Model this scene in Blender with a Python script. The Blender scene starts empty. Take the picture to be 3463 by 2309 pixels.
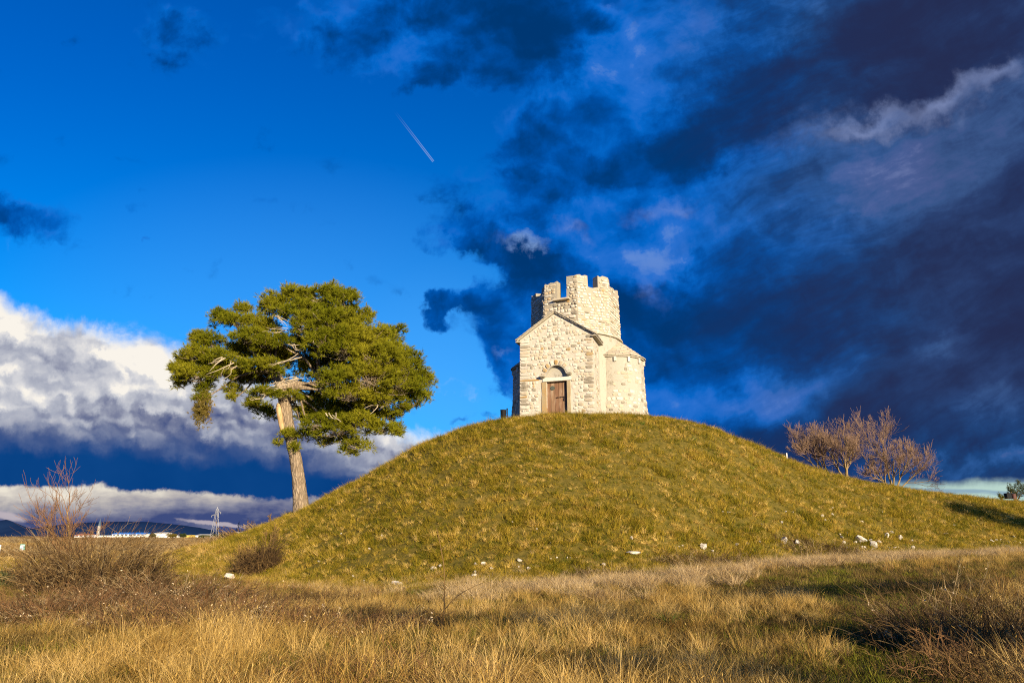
import bpy, bmesh, math, random
import numpy as np
from mathutils import Vector, Matrix, Euler

random.seed(7)
RNG = np.random.default_rng(11)
SC = bpy.context.scene
COL = SC.collection
R = math.radians

# ------------------------------------------------------------------ camera
FPX, CU, CV = 2309.0, 1731.5, 1154.5          # focal length and centre, in pixels of a 3463 px wide frame
PITCH = math.atan(658 / 2309)
EYE = 1.6
cam_d = bpy.data.cameras.new('camera')
cam_d.lens, cam_d.sensor_width, cam_d.sensor_fit = 24.0, 36.0, 'HORIZONTAL'
cam_d.clip_start, cam_d.clip_end = 0.1, 60000
cam = bpy.data.objects.new('camera', cam_d)
COL.objects.link(cam)
cam.location = (0, 0, EYE)
cam.rotation_euler = (math.pi / 2 + PITCH, 0, 0)
SC.camera = cam

# ------------------------------------------------------------------ exposure
SC.view_settings.view_transform = 'Standard'
SC.view_settings.look = 'None'
SC.view_settings.gamma = 1.0
SC.view_settings.use_curve_mapping = False
SC.view_settings.exposure = 1.05
SC.cycles.max_bounces = 5
SC.cycles.diffuse_bounces = 2
SC.cycles.glossy_bounces = 1
SC.cycles.transmission_bounces = 2
SC.cycles.use_denoising = False
SC.cycles.filter_width = 1.1

# ------------------------------------------------------------------ sun
SUN_EL, SUN_AZ = R(14), R(27)                  # azimuth: to the right of straight behind the camera
SUN_DIR = Vector((math.sin(SUN_AZ) * math.cos(SUN_EL), -math.cos(SUN_AZ) * math.cos(SUN_EL), math.sin(SUN_EL)))
sun_d = bpy.data.lights.new('sun', 'SUN')
sun_d.energy, sun_d.angle, sun_d.color = 5.0, R(0.5), (1.0, 0.82, 0.56)
sun = bpy.data.objects.new('sun', sun_d)
COL.objects.link(sun)
sun.location = (30, -60, 40)
sun.rotation_euler = (-SUN_DIR).to_track_quat('-Z', 'Y').to_euler()


# ------------------------------------------------------------------ node expression helper
class G:
    """writes shader graphs as arithmetic"""
    def __init__(s, tree):
        s.t = tree
    def node(s, kind, **kw):
        n = s.t.nodes.new(kind)
        for k, v in kw.items():
            setattr(n, k, v)
        return n
    def link(s, a, b):
        s.t.links.new(a, b)
    def put(s, sock, v):
        if isinstance(v, X): s.link(v.s, sock)
        elif isinstance(v, bpy.types.NodeSocket): s.link(v, sock)
        else: sock.default_value = v
    def m(s, op, *a):
        n = s.node('ShaderNodeMath', operation=op)
        for i, v in enumerate(a): s.put(n.inputs[i], v)
        return X(s, n.outputs[0])
    def vm(s, op, a, b, out=0):
        n = s.node('ShaderNodeVectorMath', operation=op)
        s.put(n.inputs[0], a); s.put(n.inputs[1], b)
        return X(s, n.outputs[out])
    def vec(s, x, y, z=0.0):
        n = s.node('ShaderNodeCombineXYZ')
        for i, v in enumerate((x, y, z)): s.put(n.inputs[i], v)
        return X(s, n.outputs[0])
    def noise(s, vec, scale=1.0, detail=4.0, rough=0.55, dist=0.0, dim='2D', col=False):
        n = s.node('ShaderNodeTexNoise', noise_dimensions=dim)
        s.put(n.inputs['Vector'], vec)
        n.inputs['Scale'].default_value = scale; n.inputs['Detail'].default_value = detail
        n.inputs['Roughness'].default_value = rough; n.inputs['Distortion'].default_value = dist
        return X(s, n.outputs['Color' if col else 0])
    def blob(s, vec, cx, cy, rx, ry, rot=0.0):
        mp = s.node('ShaderNodeMapping', vector_type='TEXTURE')
        s.put(mp.inputs['Vector'], vec)
        mp.inputs['Location'].default_value = (cx, cy, 0)
        mp.inputs['Rotation'].default_value = (0, 0, R(rot))
        mp.inputs['Scale'].default_value = (rx, ry, 1)
        g = s.node('ShaderNodeTexGradient', gradient_type='SPHERICAL')
        s.link(mp.outputs[0], g.inputs[0])
        return X(s, g.outputs['Fac'])
    def ss(s, v, a, b):
        n = s.node('ShaderNodeMapRange', interpolation_type='SMOOTHSTEP')
        s.put(n.inputs[0], v); s.put(n.inputs[1], a); s.put(n.inputs[2], b)
        n.inputs[3].default_value, n.inputs[4].default_value = 0, 1
        return X(s, n.outputs[0])
    def mix(s, f, a, b, blend='MIX'):
        n = s.node('ShaderNodeMix', data_type='RGBA', blend_type=blend)
        s.put(n.inputs[0], f)
        for sock, v in ((n.inputs[6], a), (n.inputs[7], b)):
            s.put(sock, (*v, 1) if isinstance(v, tuple) and len(v) == 3 else v)
        return X(s, n.outputs[2])
    def ramp(s, f, stops):
        n = s.node('ShaderNodeValToRGB')
        s.put(n.inputs[0], f)
        cr = n.color_ramp
        while len(cr.elements) < len(stops): cr.elements.new(0.5)
        for e, (p, c) in zip(cr.elements, stops):
            e.position = p; e.color = (*c, 1)
        return X(s, n.outputs[0])


class X:
    def __init__(s, g, sock): s.g, s.s = g, sock
    def __add__(s, o): return s.g.m('ADD', s, o)
    __radd__ = __add__
    def __sub__(s, o): return s.g.m('SUBTRACT', s, o)
    def __rsub__(s, o): return s.g.m('SUBTRACT', o, s)
    def __mul__(s, o): return s.g.m('MULTIPLY', s, o)
    __rmul__ = __mul__
    def __truediv__(s, o): return s.g.m('DIVIDE', s, o)
    def __pow__(s, o): return s.g.m('POWER', s, o)
    def max(s, o): return s.g.m('MAXIMUM', s, o)
    def min(s, o): return s.g.m('MINIMUM', s, o)


def lin(r, g, b):
    f = lambda c: (c / 255 / 12.92) if c <= 10 else ((c / 255 + 0.055) / 1.055) ** 2.4
    return (f(r), f(g), f(b))


# ------------------------------------------------------------------ sky
def build_world():
    w = bpy.data.worlds.new('World'); SC.world = w
    w.use_nodes = True
    t = w.node_tree; t.nodes.clear()
    g = G(t)
    out = g.node('ShaderNodeOutputWorld'); bg = g.node('ShaderNodeBackground')
    g.link(bg.outputs[0], out.inputs[0])
    STR = 0.1
    bg.inputs[1].default_value = STR
    K = 1.0 / STR / (2 ** SC.view_settings.exposure)       # cloud colours below are given as they look at this exposure
    sky = g.node('ShaderNodeTexSky', sky_type='NISHITA')
    sky.sun_disc = False
    sky.sun_elevation = SUN_EL; sky.sun_rotation = R(180) - SUN_AZ
    sky.altitude = 0; sky.air_density = 1.0; sky.dust_density = 0.3; sky.ozone_density = 3.0
    d = g.node('ShaderNodeTexCoord').outputs['Generated']
    Rv, Uv, Fv = (1, 0, 0), (0, -math.sin(PITCH), math.cos(PITCH)), (0, math.cos(PITCH), math.sin(PITCH))
    dot = lambda v: g.vm('DOT_PRODUCT', d, v, 1)
    fr = dot(Fv); F = fr.max(0.15)
    U0 = dot(Rv) / F * 15.68 + 11.76          # tangent-plane direction coordinates: 15.68 units = 45 degrees
    V0 = 7.84 - dot(Uv) / F * 15.68
    # large and small warps make every edge ragged
    P0 = g.vec(U0, V0)
    wn = g.noise(P0, 0.33, 3, 0.55, col=True)
    wn2 = g.noise(P0, 1.3, 5, 0.62, col=True)
    sep = g.node('ShaderNodeSeparateXYZ'); g.put(sep.inputs[0], wn)
    sep2 = g.node('ShaderNodeSeparateXYZ'); g.put(sep2.inputs[0], wn2)
    wx, wy = X(g, sep.outputs[0]) - 0.5, X(g, sep.outputs[1]) - 0.5
    sx, sy = X(g, sep2.outputs[0]) - 0.5, X(g, sep2.outputs[1]) - 0.5
    U = U0 + wx * 1.7 + sx * 1.1
    V = V0 + wy * 1.3 + sy * 0.9
    P = g.vec(U, V)
    Uf = U0 + sx * 0.7; Vf = V0 + sy * 0.45
    Pf = g.vec(Uf, Vf)

    def total(blobs, vec):
        acc = None
        for b in blobs:
            v = g.blob(vec, *b[:4], b[5] if len(b) > 5 else 0) * b[4]
            acc = v if acc is None else acc + v
        return acc
    # diagonal streak noise for the storm cloud: stretched along a line that climbs to the right
    ca, sa = math.cos(R(-24)), math.sin(R(-24))
    S1 = U0 * ca + V0 * sa; S2 = V0 * ca - U0 * sa
    st = g.noise(g.vec(S1 * 0.22 + wx * 0.5, S2 * 0.75 + wy * 0.6), 1.0, 7, 0.64)
    fb = g.noise(P0, 0.62, 8, 0.64, 0.25)
    fb2 = g.noise(g.vec(U0 + 0.16, V0 - 0.2), 0.62, 8, 0.64, 0.25)   # same field a step towards the sun
    def puff(du, dv):
        n = g.node('ShaderNodeTexVoronoi', feature='SMOOTH_F1', voronoi_dimensions='2D'); n.inputs['Scale'].default_value = 0.62; n.inputs['Detail'].default_value = 2.5; n.inputs['Roughness'].default_value = 0.55; n.inputs['Smoothness'].default_value = 0.7
        g.put(n.inputs['Vector'], g.vec((U0 + sx * 0.8 + wx * 0.9) * 0.75 + du, (V0 + sy * 0.7 + wy * 0.6) * 1.15 + dv)); return X(g, n.outputs['Distance'])
    pf = puff(0.0, 0.0); pf2 = puff(0.10, -0.14)
    # ---- clear blue
    sat = g.node('ShaderNodeSeparateColor'); g.link(sky.outputs[0], sat.inputs[0])
    r_, g_, b_ = (X(g, o) for o in sat.outputs)
    comb = g.node('ShaderNodeCombineColor')
    grad = g.ss(V0, 0.0, 11.0)
    E_ = 2 ** (0.55 - SC.view_settings.exposure)
    g.put(comb.inputs[0], ((r_ * 0.6 - g_ * 0.36) * E_).max(0.0))
    g.put(comb.inputs[1], g_ * (0.50 + grad * 0.25) * E_); g.put(comb.inputs[2], b_ * 1.25 * E_)
    blue = X(g, comb.outputs[0])
    DBG['blue'] = blue
    # pale glow of thin vapour low over the plain and round the middle of the view
    vap = total([(6.5, 9.0, 9, 5.5, 0.75), (10.6, 9.8, 3.2, 4.0, 0.5)], P0).min(1.0)
    c = g.mix(vap * 0.6, blue, tuple(v * K for v in lin(96, 168, 248)))
    # ---- storm cloud (right and top)
    dA = total([
        (21.5, 5.5, 12.5, 9.5, 1.9), (21.8, 0.3, 5.0, 3.0, 1.0), (33.0, 5.0, 15.0, 10.5, 1.7), (15.5, 3.2, 4.5, 3.6, 0.9), (17.0, 9.0, 6, 5.5, 1.0), (13.0, 4.3, 3.0, 2.6, 0.72), (13.4, 7.6, 2.6, 1.9, 0.6),
        (9.3, 0.3, 4.6, 2.1, 1.15, 8), (7.9, 0.95, 2.6, 0.8, 0.75, 4), (11.4, 1.1, 2.4, 1.3, 0.75, 10), (10.2, 1.5, 2.2, 1.1, 0.6), (12.3, 0.3, 2.6, 1.9, 0.9),
        (11.2, 5.6, 2.2, 0.75, 0.85, 8), (10.2, 5.65, 1.7, 0.5, 0.5, -16), (9.55, 4.2, 1.3, 0.55, 0.45, -14),
        (11.6, 7.9, 1.5, 0.7, 0.5, -20), (11.7, 8.35, 1.2, 0.75, 0.8, -10), (9.95, 7.15, 0.62, 0.4, 1.0, -20), (10.9, 7.0, 1.0, 0.5, 0.62),
        (4.0, 0.75, 1.5, 1.0, 0.9, 10), (0.3, 4.9, 2.1, 0.95, 0.95, -6), (3.25, 4.9, 0.85, 0.5, 0.6, -12), (3.5, 5.6, 0.6, 0.28, 0.55, -35),
        (10.8, 9.5, 0.6, 0.22, 0.7, -8), (23.5, 14.0, 9, 7.5, 0.5)], P)
    holes = total([(15.2, 5.9, 1.7, 1.6, 0.55, -12), (13.0, 5.1, 1.3, 0.75, 0.34, -14), (11.9, 5.6, 1.2, 0.5, 0.5, -10), (14.0, 4.6, 0.8, 0.6, 0.4, -20), (10.3, 3.1, 2.2, 1.3, 0.25, 20)], P)
    fbL = g.noise(P0, 0.24, 3, 0.5)
    dA = dA - holes + (fb - 0.5) * 1.0 + (0.64 - pf) * 0.75 + (st - 0.5) * 0.2
    aA = g.ss(dA, 0.14, 0.66)
    right = g.ss(U0 + wx * 2.0 + (st - 0.5) * 4.0 - (V0 - 6.0) * 0.12, 14.6, 20.0)
    L_ = lambda r, gg, bb: tuple(v * K for v in lin(r, gg, bb))
    # how thick the cloud is decides how much blue light comes through
    thin = total([(14.6, 1.5, 2.6, 2.3, 0.75, -50), (13.0, 3.9, 1.0, 0.6, 0.4, -30), (15.3, 5.7, 1.6, 1.8, 1.0, 8), (13.9, 4.7, 1.1, 0.8, 0.75, -20), (12.6, 5.4, 1.8, 0.6, 0.7, -8), (11.4, 6.3, 1.0, 0.4, 0.5, -10), (9.6, 1.35, 2.8, 0.9, 0.22, 6),
                  (17.0, 9.15, 3.0, 0.75, 0.85, -6), (15.6, 8.2, 1.2, 0.6, 0.35, -20), (20.0, 3.6, 6.5, 1.3, 0.75, -17), (22.3, 4.0, 3.5, 1.6, 0.42, -14), (18.2, 5.0, 3.6, 1.0, 0.35, -12),
                  (21.4, 7.85, 2.4, 0.5, 0.45, -20), (23.2, 10.5, 3.4, 0.35, 0.5, -5), (19.5, 9.9, 2.6, 0.3, 0.25, -6)], P)
    dk = total([(15.9, 3.1, 3.6, 1.0, 0.55, -33), (19.6, 1.5, 4.6, 1.6, 0.45, -24), (12.3, 0.5, 1.6, 1.5, 0.5, 10), (9.6, 1.75, 1.5, 0.5, 0.3, 5), (7.0, 0.9, 1.6, 0.6, 0.25), (11.2, 5.9, 2.0, 0.55, 0.5, 8), (12.4, 4.2, 2.0, 0.7, 0.32, -15),
                (12.6, 6.35, 1.4, 0.5, 0.35), (11.6, 8.4, 0.9, 0.6, 0.4), (14.7, 6.9, 1.0, 0.6, 0.4), (15.9, 6.1, 0.5, 0.5, 0.4), (17.2, 7.5, 3.0, 1.2, 0.35), (22.0, 6.9, 5.0, 1.7, 0.42, -8), (20.2, 10.2, 4.5, 0.9, 0.4, -4), (17.6, 10.3, 2.0, 0.8, 0.3), (0.5, 4.9, 1.2, 0.5, 0.3)], P)
    fbr = g.ss(U0, 13.0, 18.0)
    T = (0.63 + (g.ss(dA, 0.2, 1.6) - 0.5) * 0.25 + (fb - 0.5) * (0.85 - fbr * 0.35) + (st - 0.5) * (0.35 + fbr * 0.75) + (fbL - 0.5) * 0.3 + ((pf2 - pf) * -0.7 + (0.56 - pf) * 0.45) * (1.0 - fbr * 0.55) + dk * 0.75 - thin * 0.58)
    T = g.ss(T, -0.12, 1.12)
    cLeft = g.ramp(T, [(0.0, lin(92, 136, 212)), (0.12, lin(38, 112, 208)), (0.35, lin(4, 102, 200)), (0.6, lin(0, 82, 170)), (0.85, lin(0, 65, 136)), (1.0, lin(0, 55, 114))])
    cRight = g.ramp(T, [(0.0, lin(112, 132, 184)), (0.15, lin(78, 104, 164)), (0.35, lin(40, 90, 156)), (0.6, lin(24, 70, 128)), (0.85, lin(26, 55, 104)), (1.0, lin(30, 47, 90))])
    cFar = g.ramp(T, [(0.0, lin(104, 116, 164)), (0.15, lin(72, 90, 142)), (0.35, lin(56, 84, 134)), (0.6, lin(43, 64, 110)), (0.85, lin(37, 52, 93)), (1.0, lin(36, 45, 82))])
    cRight = g.mix(g.ss(U0 + wx * 3.0 + (st - 0.5) * 3.0, 17.0, 22.0) * (1.0 - g.ss(V0, 8.6, 10.4) * 0.8), cRight, cFar)
    cA = g.vm('SCALE', g.mix(right, cLeft, cRight), (0, 0, 0)); cA.s.node.inputs['Scale'].default_value = K
    lit = total([(19.3, 2.95, 3.6, 0.7, 0.6, -15), (22.0, 2.15, 1.8, 0.6, 0.9, -16), (23.4, 1.75, 1.2, 0.5, 0.6), (20.0, 2.75, 1.0, 0.35, 0.4, -12),
                 (12.0, 5.65, 0.9, 0.22, 0.3, -6), (13.2, 5.25, 0.7, 0.3, 0.6, -10), (15.1, 4.75, 1.2, 0.4, 0.6, 6), (15.2, 6.6, 0.45, 0.8, 0.5, -30)], P)
    cA = g.mix((g.ss(lit * (0.2 + fb * 1.4) + (fb2 - fb) * 0.5, 0.1, 1.15) * 0.55), cA, L_(158, 174, 222))
    c = g.mix(aA, c, cA)
    # bright torn edges against the blue, near the church
    edge = total([(11.7, 8.1, 0.9, 0.25, 0.42, -25), (11.1, 6.5, 1.0, 0.25, 0.4, -20), (10.3, 8.85, 0.8, 0.16, 0.7, 4), (10.8, 8.9, 0.28, 0.4, 0.5, 20),
                  (0.1, 5.6, 0.6, 1.0, 0.4), (12.3, 5.7, 0.9, 0.3, 0.6, -10)], P)
    c = g.mix(g.ss(edge * (fb * 2.2 - 0.3) + (fb2 - fb) * 0.6, 0.2, 0.9) * 0.7, c, L_(160, 196, 246))
    # ---- cumulus bank (left)
    top = g.ss(U0, -3.0, 4.6) * 1.45 + g.ss(U0, 3.0, 10.2) * 2.05      # its top sinks to the right
    dB = (V0 + sy * 0.25 - (6.15 + top)) * 0.62 + (fb - 0.5) * 0.75 + wy * 0.35
    bankfade = 1.0 - g.ss(U0 + sx, 9.9, 12.0)
    aB = g.ss(dB, 0.0, 0.36) * bankfade
    rel = (fb - fb2) * 3.0
    body = g.ss(V0 + wy * 1.2 + sy * 1.2, 8.3, 10.1)
    Ub = U0 + sx * 0.3 + wx * 1.2; Vb = V0 + sy * 0.3 + wy * 0.8
    billow = g.noise(g.vec(Ub * 0.34, Vb * 0.62), 1.0, 5, 0.52)
    billow2 = g.noise(g.vec(Ub * 0.34 - 0.08, Vb * 0.62 + 0.15), 1.0, 5, 0.52)
    sh = (0.87 + (1.0 - g.ss(dB, 0.1, 1.1)) * 0.18 + g.blob(P0, 9.9, 9.9, 1.8, 0.5, 0) * 0.6 - body * 0.34 - rel * 0.15 + (pf2 - pf) * 1.25 + (0.45 - pf) * 0.35 + (billow - 0.5) * 0.8).max(0.0).min(1.0)
    cB = g.ramp(sh, [(0.0, lin(72, 86, 132)), (0.3, lin(128, 134, 160)), (0.55, lin(176, 180, 194)), (0.8, lin(214, 214, 218)), (1.0, lin(250, 244, 234))])
    base = g.ss(V0 + wy * 0.9 + sy * 0.55 - (U0 - 5.0) * 0.05 - g.ss(U0, 6.0, 10.0) * 0.7, 9.6, 10.75)
    cBb = g.mix(base, cB, g.mix(g.noise(P0, 0.5, 3), lin(0, 58, 124), lin(18, 74, 140)))
    # ---- bright low band under the flat base
    low = g.ss(V0 + sy * 0.55 + wy * 0.35 - g.ss(U0, 1.0, 8.0) * 0.35, 11.08, 11.22) * (1.0 - g.ss(U0, 8.5, 14.0))
    lowsh = (0.92 - g.ss(V0 + sy * 0.25 + U0 * 0.02, 11.25, 12.05) * 0.85 - g.ss(U0, 2.0, 7.0) * 0.12 + (g.noise(g.vec(U0 * 0.9, V0 * 2.6), 1.0, 6, 0.6) - 0.5) * 0.9).max(0.0).min(1.0)
    cL = g.ramp(lowsh, [(0.0, lin(62, 76, 126)), (0.35, lin(132, 134, 156)), (0.65, lin(186, 180, 178)), (1.0, lin(236, 228, 212))])
    cBb = g.mix(low, cBb, cL)
    sc = g.vm('SCALE', cBb, (0, 0, 0)); sc.s.node.inputs['Scale'].default_value = K
    c = g.mix(aB, c, sc)
    # cloud lip that spills along the far ridge
    lip = g.blob(g.vec(Uf, V0 + sy * 0.12), 4.9, 12.02, 1.1, 0.075, 8) + g.blob(g.vec(Uf, V0 + sy * 0.12), 0.1, 11.83, 0.8, 0.16, 10)
    c = g.mix(g.ss(lip * (0.3 + fb * 1.4), 0.18, 0.6) * 0.8, c, tuple(v * K for v in lin(196, 184, 190)))
    # ---- clear strip low on the right
    teal = g.ss(V0 + sy * 0.25 - (U0 - 20.0) * -0.03, 11.02, 11.3) * g.ss(U0, 16.0, 20.5)
    bars = g.ss(g.noise(g.vec(U0 * 0.45, V0 * 5.0), 1.0, 4, 0.5), 0.5, 0.72)
    c = g.mix(teal, c, g.mix(bars * 0.75, tuple(v * K for v in lin(186, 214, 204)), tuple(v * K for v in lin(126, 156, 184))))
    # ---- contrail: two thin lines left by an aircraft
    tx0, ty0, tx1, ty1 = 8.98, 2.45, 9.96, 3.72
    L = math.hypot(tx1 - tx0, ty1 - ty0); ux, uy = (tx1 - tx0) / L, (ty1 - ty0) / L
    al = (U0 - tx0) * ux + (V0 - ty0) * uy
    pe = (V0 - ty0) * ux - (U0 - tx0) * uy
    tt = al / L
    wid = g.m('ABSOLUTE', pe) - 0.016 - (1.0 - tt) * 0.006
    line = 1.0 - g.ss(g.m('ABSOLUTE', wid), 0.002, 0.014)
    line = line * g.ss(tt, 0.05, 0.9) * (1.0 - g.ss(tt, 0.985, 1.0))
    c = g.mix(line * 0.36, c, tuple(v * K for v in lin(190, 215, 250)))
    # behind the observer: the plain clear sky
    c = g.mix(g.ss(fr, 0.08, 0.4), blue, c)
    g.put(bg.inputs[0], c)


DBG = {}
build_world()

# ------------------------------------------------------------------ small tools
SP, CP = math.sin(PITCH), math.cos(PITCH)


def ray_as(u, v):
    """a pixel of the survey photograph -> (x/y, slope) of its sight line"""
    xx, yy = (np.asarray(u, float) - CU) / FPX, -(np.asarray(v, float) - CV) / FPX
    k = CP - yy * SP
    return xx / k, (SP + yy * CP) / k


def at(u, v, y):
    a, s = ray_as(u, v)
    return Vector((a * y, y, EYE + s * y))


def project(p):
    p = np.asarray(p, float); x, y, z = p[..., 0], p[..., 1], p[..., 2] - EYE
    d = y * CP + z * SP; up = -y * SP + z * CP
    return CU + FPX * x / d, CV - FPX * up / d


def mesh_np(name, verts, faces, mat=None, smooth=False, uniq=True):
    """fast mesh from an (n,3) array and an (m,k) array of equal-sized faces, or a list of such arrays"""
    me = bpy.data.meshes.new(name)
    verts = np.asarray(verts, np.float32)
    fl = faces if isinstance(faces, list) else [faces]
    fl = [np.asarray(f, np.int32) for f in fl if len(f)]
    me.vertices.add(len(verts)); me.vertices.foreach_set('co', verts.ravel())
    loops = np.concatenate([f.ravel() for f in fl])
    tot = np.concatenate([np.full(len(f), f.shape[1], np.int32) for f in fl])
    start = np.concatenate([[0], np.cumsum(tot)[:-1]]).astype(np.int32)
    me.loops.add(len(loops)); me.loops.foreach_set('vertex_index', loops)
    me.polygons.add(len(tot)); me.polygons.foreach_set('loop_start', start); me.polygons.foreach_set('loop_total', tot)
    me.polygons.foreach_set('use_smooth', np.full(len(tot), smooth, bool))
    me.update(calc_edges=True); me.validate()
    if mat: me.materials.append(mat)
    return me


def link(name, me, parent=None, loc=None, rot=None):
    o = bpy.data.objects.new(name, me); COL.objects.link(o)
    if parent: o.parent = parent
    if loc is not None: o.location = loc
    if rot is not None: o.rotation_euler = rot
    return o


def tag(o, label=None, cat=None, group=None, kind=None):
    if label: o['label'] = label
    if cat: o['category'] = cat
    if group: o['group'] = group
    if kind: o['kind'] = kind
    return o


def bm_obj(name, bm, mat, parent=None, smooth=False, bevel=0.0, matrix=None):
    if bevel:
        bmesh.ops.bevel(bm, geom=list(bm.edges), offset=bevel, segments=1, affect='EDGES', clamp_overlap=True)
    bmesh.ops.recalc_face_normals(bm, faces=bm.faces)
    me = bpy.data.meshes.new(name); bm.to_mesh(me); bm.free()
    for f in me.polygons: f.use_smooth = smooth
    if mat: me.materials.append(mat)
    o = link(name, me, parent)
    if matrix is not None: o.matrix_local = matrix
    return o


def bm_box(bm, c, s, rot=None):
    m = Matrix.Translation(c) @ (rot.to_4x4() if rot is not None else Matrix.Identity(4)) @ Matrix.Diagonal((*s, 1))
    return bmesh.ops.create_cube(bm, size=1.0, matrix=m)['verts']


def bm_prism(bm, outline, offset):
    """outline: list of 3D points (planar, may be concave), extruded by the vector offset"""
    a = [bm.verts.new(p) for p in outline]; b = [bm.verts.new(Vector(p) + Vector(offset)) for p in outline]
    bm.faces.new(a); bm.faces.new(list(reversed(b)))
    n = len(a)
    for i in range(n):
        bm.faces.new((a[i], b[i], b[(i + 1) % n], a[(i + 1) % n]))


def bm_cyl(bm, p0, p1, r0, r1=None, seg=10, caps=True):
    r1 = r0 if r1 is None else r1
    p0, p1 = Vector(p0), Vector(p1); d = p1 - p0
    m = Matrix.Translation((p0 + p1) / 2) @ d.to_track_quat('Z', 'Y').to_matrix().to_4x4()
    bmesh.ops.create_cone(bm, cap_ends=caps, segments=seg, radius1=r0, radius2=r1, depth=d.length, matrix=m)


def tubes(P, Rad, m=3):
    """P (n,k,3) polylines, Rad (n,k) -> verts, quads"""
    P = np.asarray(P, float); n, k, _ = P.shape
    T = np.empty_like(P); T[:, 1:-1] = P[:, 2:] - P[:, :-2]; T[:, 0] = P[:, 1] - P[:, 0]; T[:, -1] = P[:, -1] - P[:, -2]
    T /= np.linalg.norm(T, axis=2, keepdims=True) + 1e-9
    ref = np.where(np.abs(T[..., 2:3]) > 0.9, np.array([1.0, 0, 0]), np.array([0, 0, 1.0]))
    A = np.cross(T, ref); A /= np.linalg.norm(A, axis=2, keepdims=True) + 1e-9
    B = np.cross(T, A)
    ang = np.arange(m) * 2 * np.pi / m
    V = P[:, :, None] + Rad[:, :, None, None] * (np.cos(ang)[None, None, :, None] * A[:, :, None] + np.sin(ang)[None, None, :, None] * B[:, :, None])
    idx = np.arange(n * k * m).reshape(n, k, m)
    a = idx[:, :-1]; b = idx[:, 1:]
    q = np.stack([a, np.roll(a, -1, 2), np.roll(b, -1, 2), b], -1).reshape(-1, 4)
    return V.reshape(-1, 3), q


def join_np(parts):
    V, F, off = [], {}, 0
    for v, f in parts:
        V.append(v); F.setdefault(f.shape[1], []).append(f + off); off += len(v)
    return np.concatenate(V), [np.concatenate(x) for x in F.values()]


def value_noise(x, y, scale, seed=0):
    """smooth 2D noise in [-1,1]"""
    r = np.random.default_rng(seed).uniform(-1, 1, (256, 256))
    X_, Y_ = np.asarray(x) / scale + 91.7, np.asarray(y) / scale + 37.3
    i, j = np.floor(X_).astype(int), np.floor(Y_).astype(int); fx, fy = X_ - i, Y_ - j
    fx, fy = fx * fx * (3 - 2 * fx), fy * fy * (3 - 2 * fy)
    g = lambda a, b: r[a & 255, b & 255]
    return (g(i, j) * (1 - fx) + g(i + 1, j) * fx) * (1 - fy) + (g(i, j + 1) * (1 - fx) + g(i + 1, j + 1) * fx) * fy


def sstep(v, a, b):
    t = np.clip((v - a) / (b - a), 0, 1); return t * t * (3 - 2 * t)


# ------------------------------------------------------------------ terrain: a plain with the burial mound on it
OV = 3463 / 2352
SIL = np.array([(-900, 1300), (-300, 1300), (150, 1300), (300, 1292), (370, 1278), (477, 1251), (560, 1229), (620, 1205), (710, 1165), (800, 1120), (850, 1092), (900, 1062), (960, 1026),
                (1040, 994), (1100, 977), (1175, 963), (1250, 957), (1320, 955), (1430, 955), (1500, 957), (1560, 965), (1620, 979), (1700, 1010),
                (1800, 1055), (1900, 1090), (2000, 1112), (2130, 1131), (2250, 1147), (2352, 1156), (2600, 1174), (3000, 1200), (3600, 1228)], float)
FOOT = np.array([(-900, 1305), (-300, 1308), (150, 1312), (300, 1314), (420, 1318), (500, 1326), (620, 1345), (900, 1352), (1100, 1345), (1400, 1322), (1600, 1312), (1750, 1298),
                 (1900, 1284), (2100, 1280), (2352, 1268), (2700, 1262), (3600, 1258)], float)
YR = np.array([(-1.2, 46), (-0.6, 44), (-0.45, 42), (-0.3, 38.5), (-0.1, 36), (0.05, 35.2), (0.2, 35.5), (0.4, 38), (0.6, 42), (0.8, 46), (1.3, 55)], float)
YF = np.array([(-1.2, 36), (-0.5, 33), (-0.38, 29), (-0.28, 25), (0.0, 22.3), (0.2, 22.8), (0.4, 26), (0.6, 30), (0.8, 34), (1.3, 42)], float)
_A = np.linspace(-1.2, 1.3, 251)


def _sm(v, n=5):
    k = np.ones(n) / n
    return np.convolve(np.pad(v, n // 2, mode='edge'), k, 'valid')


def _curve(tab):
    a, s = ray_as(tab[:, 0] * OV, tab[:, 1] * OV)
    return np.interp(_A, a, s)


S_SIL, S_FOOT = _curve(SIL), _curve(FOOT)
Y_R, Y_F = _sm(np.interp(_A, YR[:, 0], YR[:, 1]), 15), _sm(np.interp(_A, YF[:, 0], YF[:, 1]), 15)
Z_F = _sm(np.minimum(EYE + S_FOOT * Y_F, 1.1), 25)
_tt = np.linspace(0, 1, 401)
_sl = np.minimum(1, np.minimum(_tt / 0.24, (1 - _tt) / 0.26))
_gg = 1 - np.concatenate([[0], np.cumsum((_sl[1:] + _sl[:-1]) / 2)]); _gg = (_gg - _gg[-1]) / (1 - _gg[-1])


def prof(y, yr, yf):
    t = (yr - y) / (yr - yf)
    front = np.interp(t, _tt, _gg)
    back = np.interp((y - yr - 7.5) / 20.0, [0, .25, .5, .75, 1], [1, .86, .5, .14, 0])
    return np.where(t >= 0, front, back)


def base_z(a, y, zf):
    return zf * sstep(y, 7.0, 24.0)


def _solve():
    ys = np.linspace(14, 60, 231)
    A = np.zeros_like(_A)
    for i, a in enumerate(_A):
        p = prof(ys, Y_R[i], Y_F[i]); b = base_z(a, ys, Z_F[i])
        near = ys < Y_R[i] + 6
        lo, hi = 0.0, 12.0
        for _ in range(26):
            mid = (lo + hi) / 2
            if np.max(((b + mid * p - EYE) / ys)[near]) > S_SIL[i]: hi = mid
            else: lo = mid
        A[i] = lo
    return _sm(A, 3)


AMP = _solve()


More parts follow.
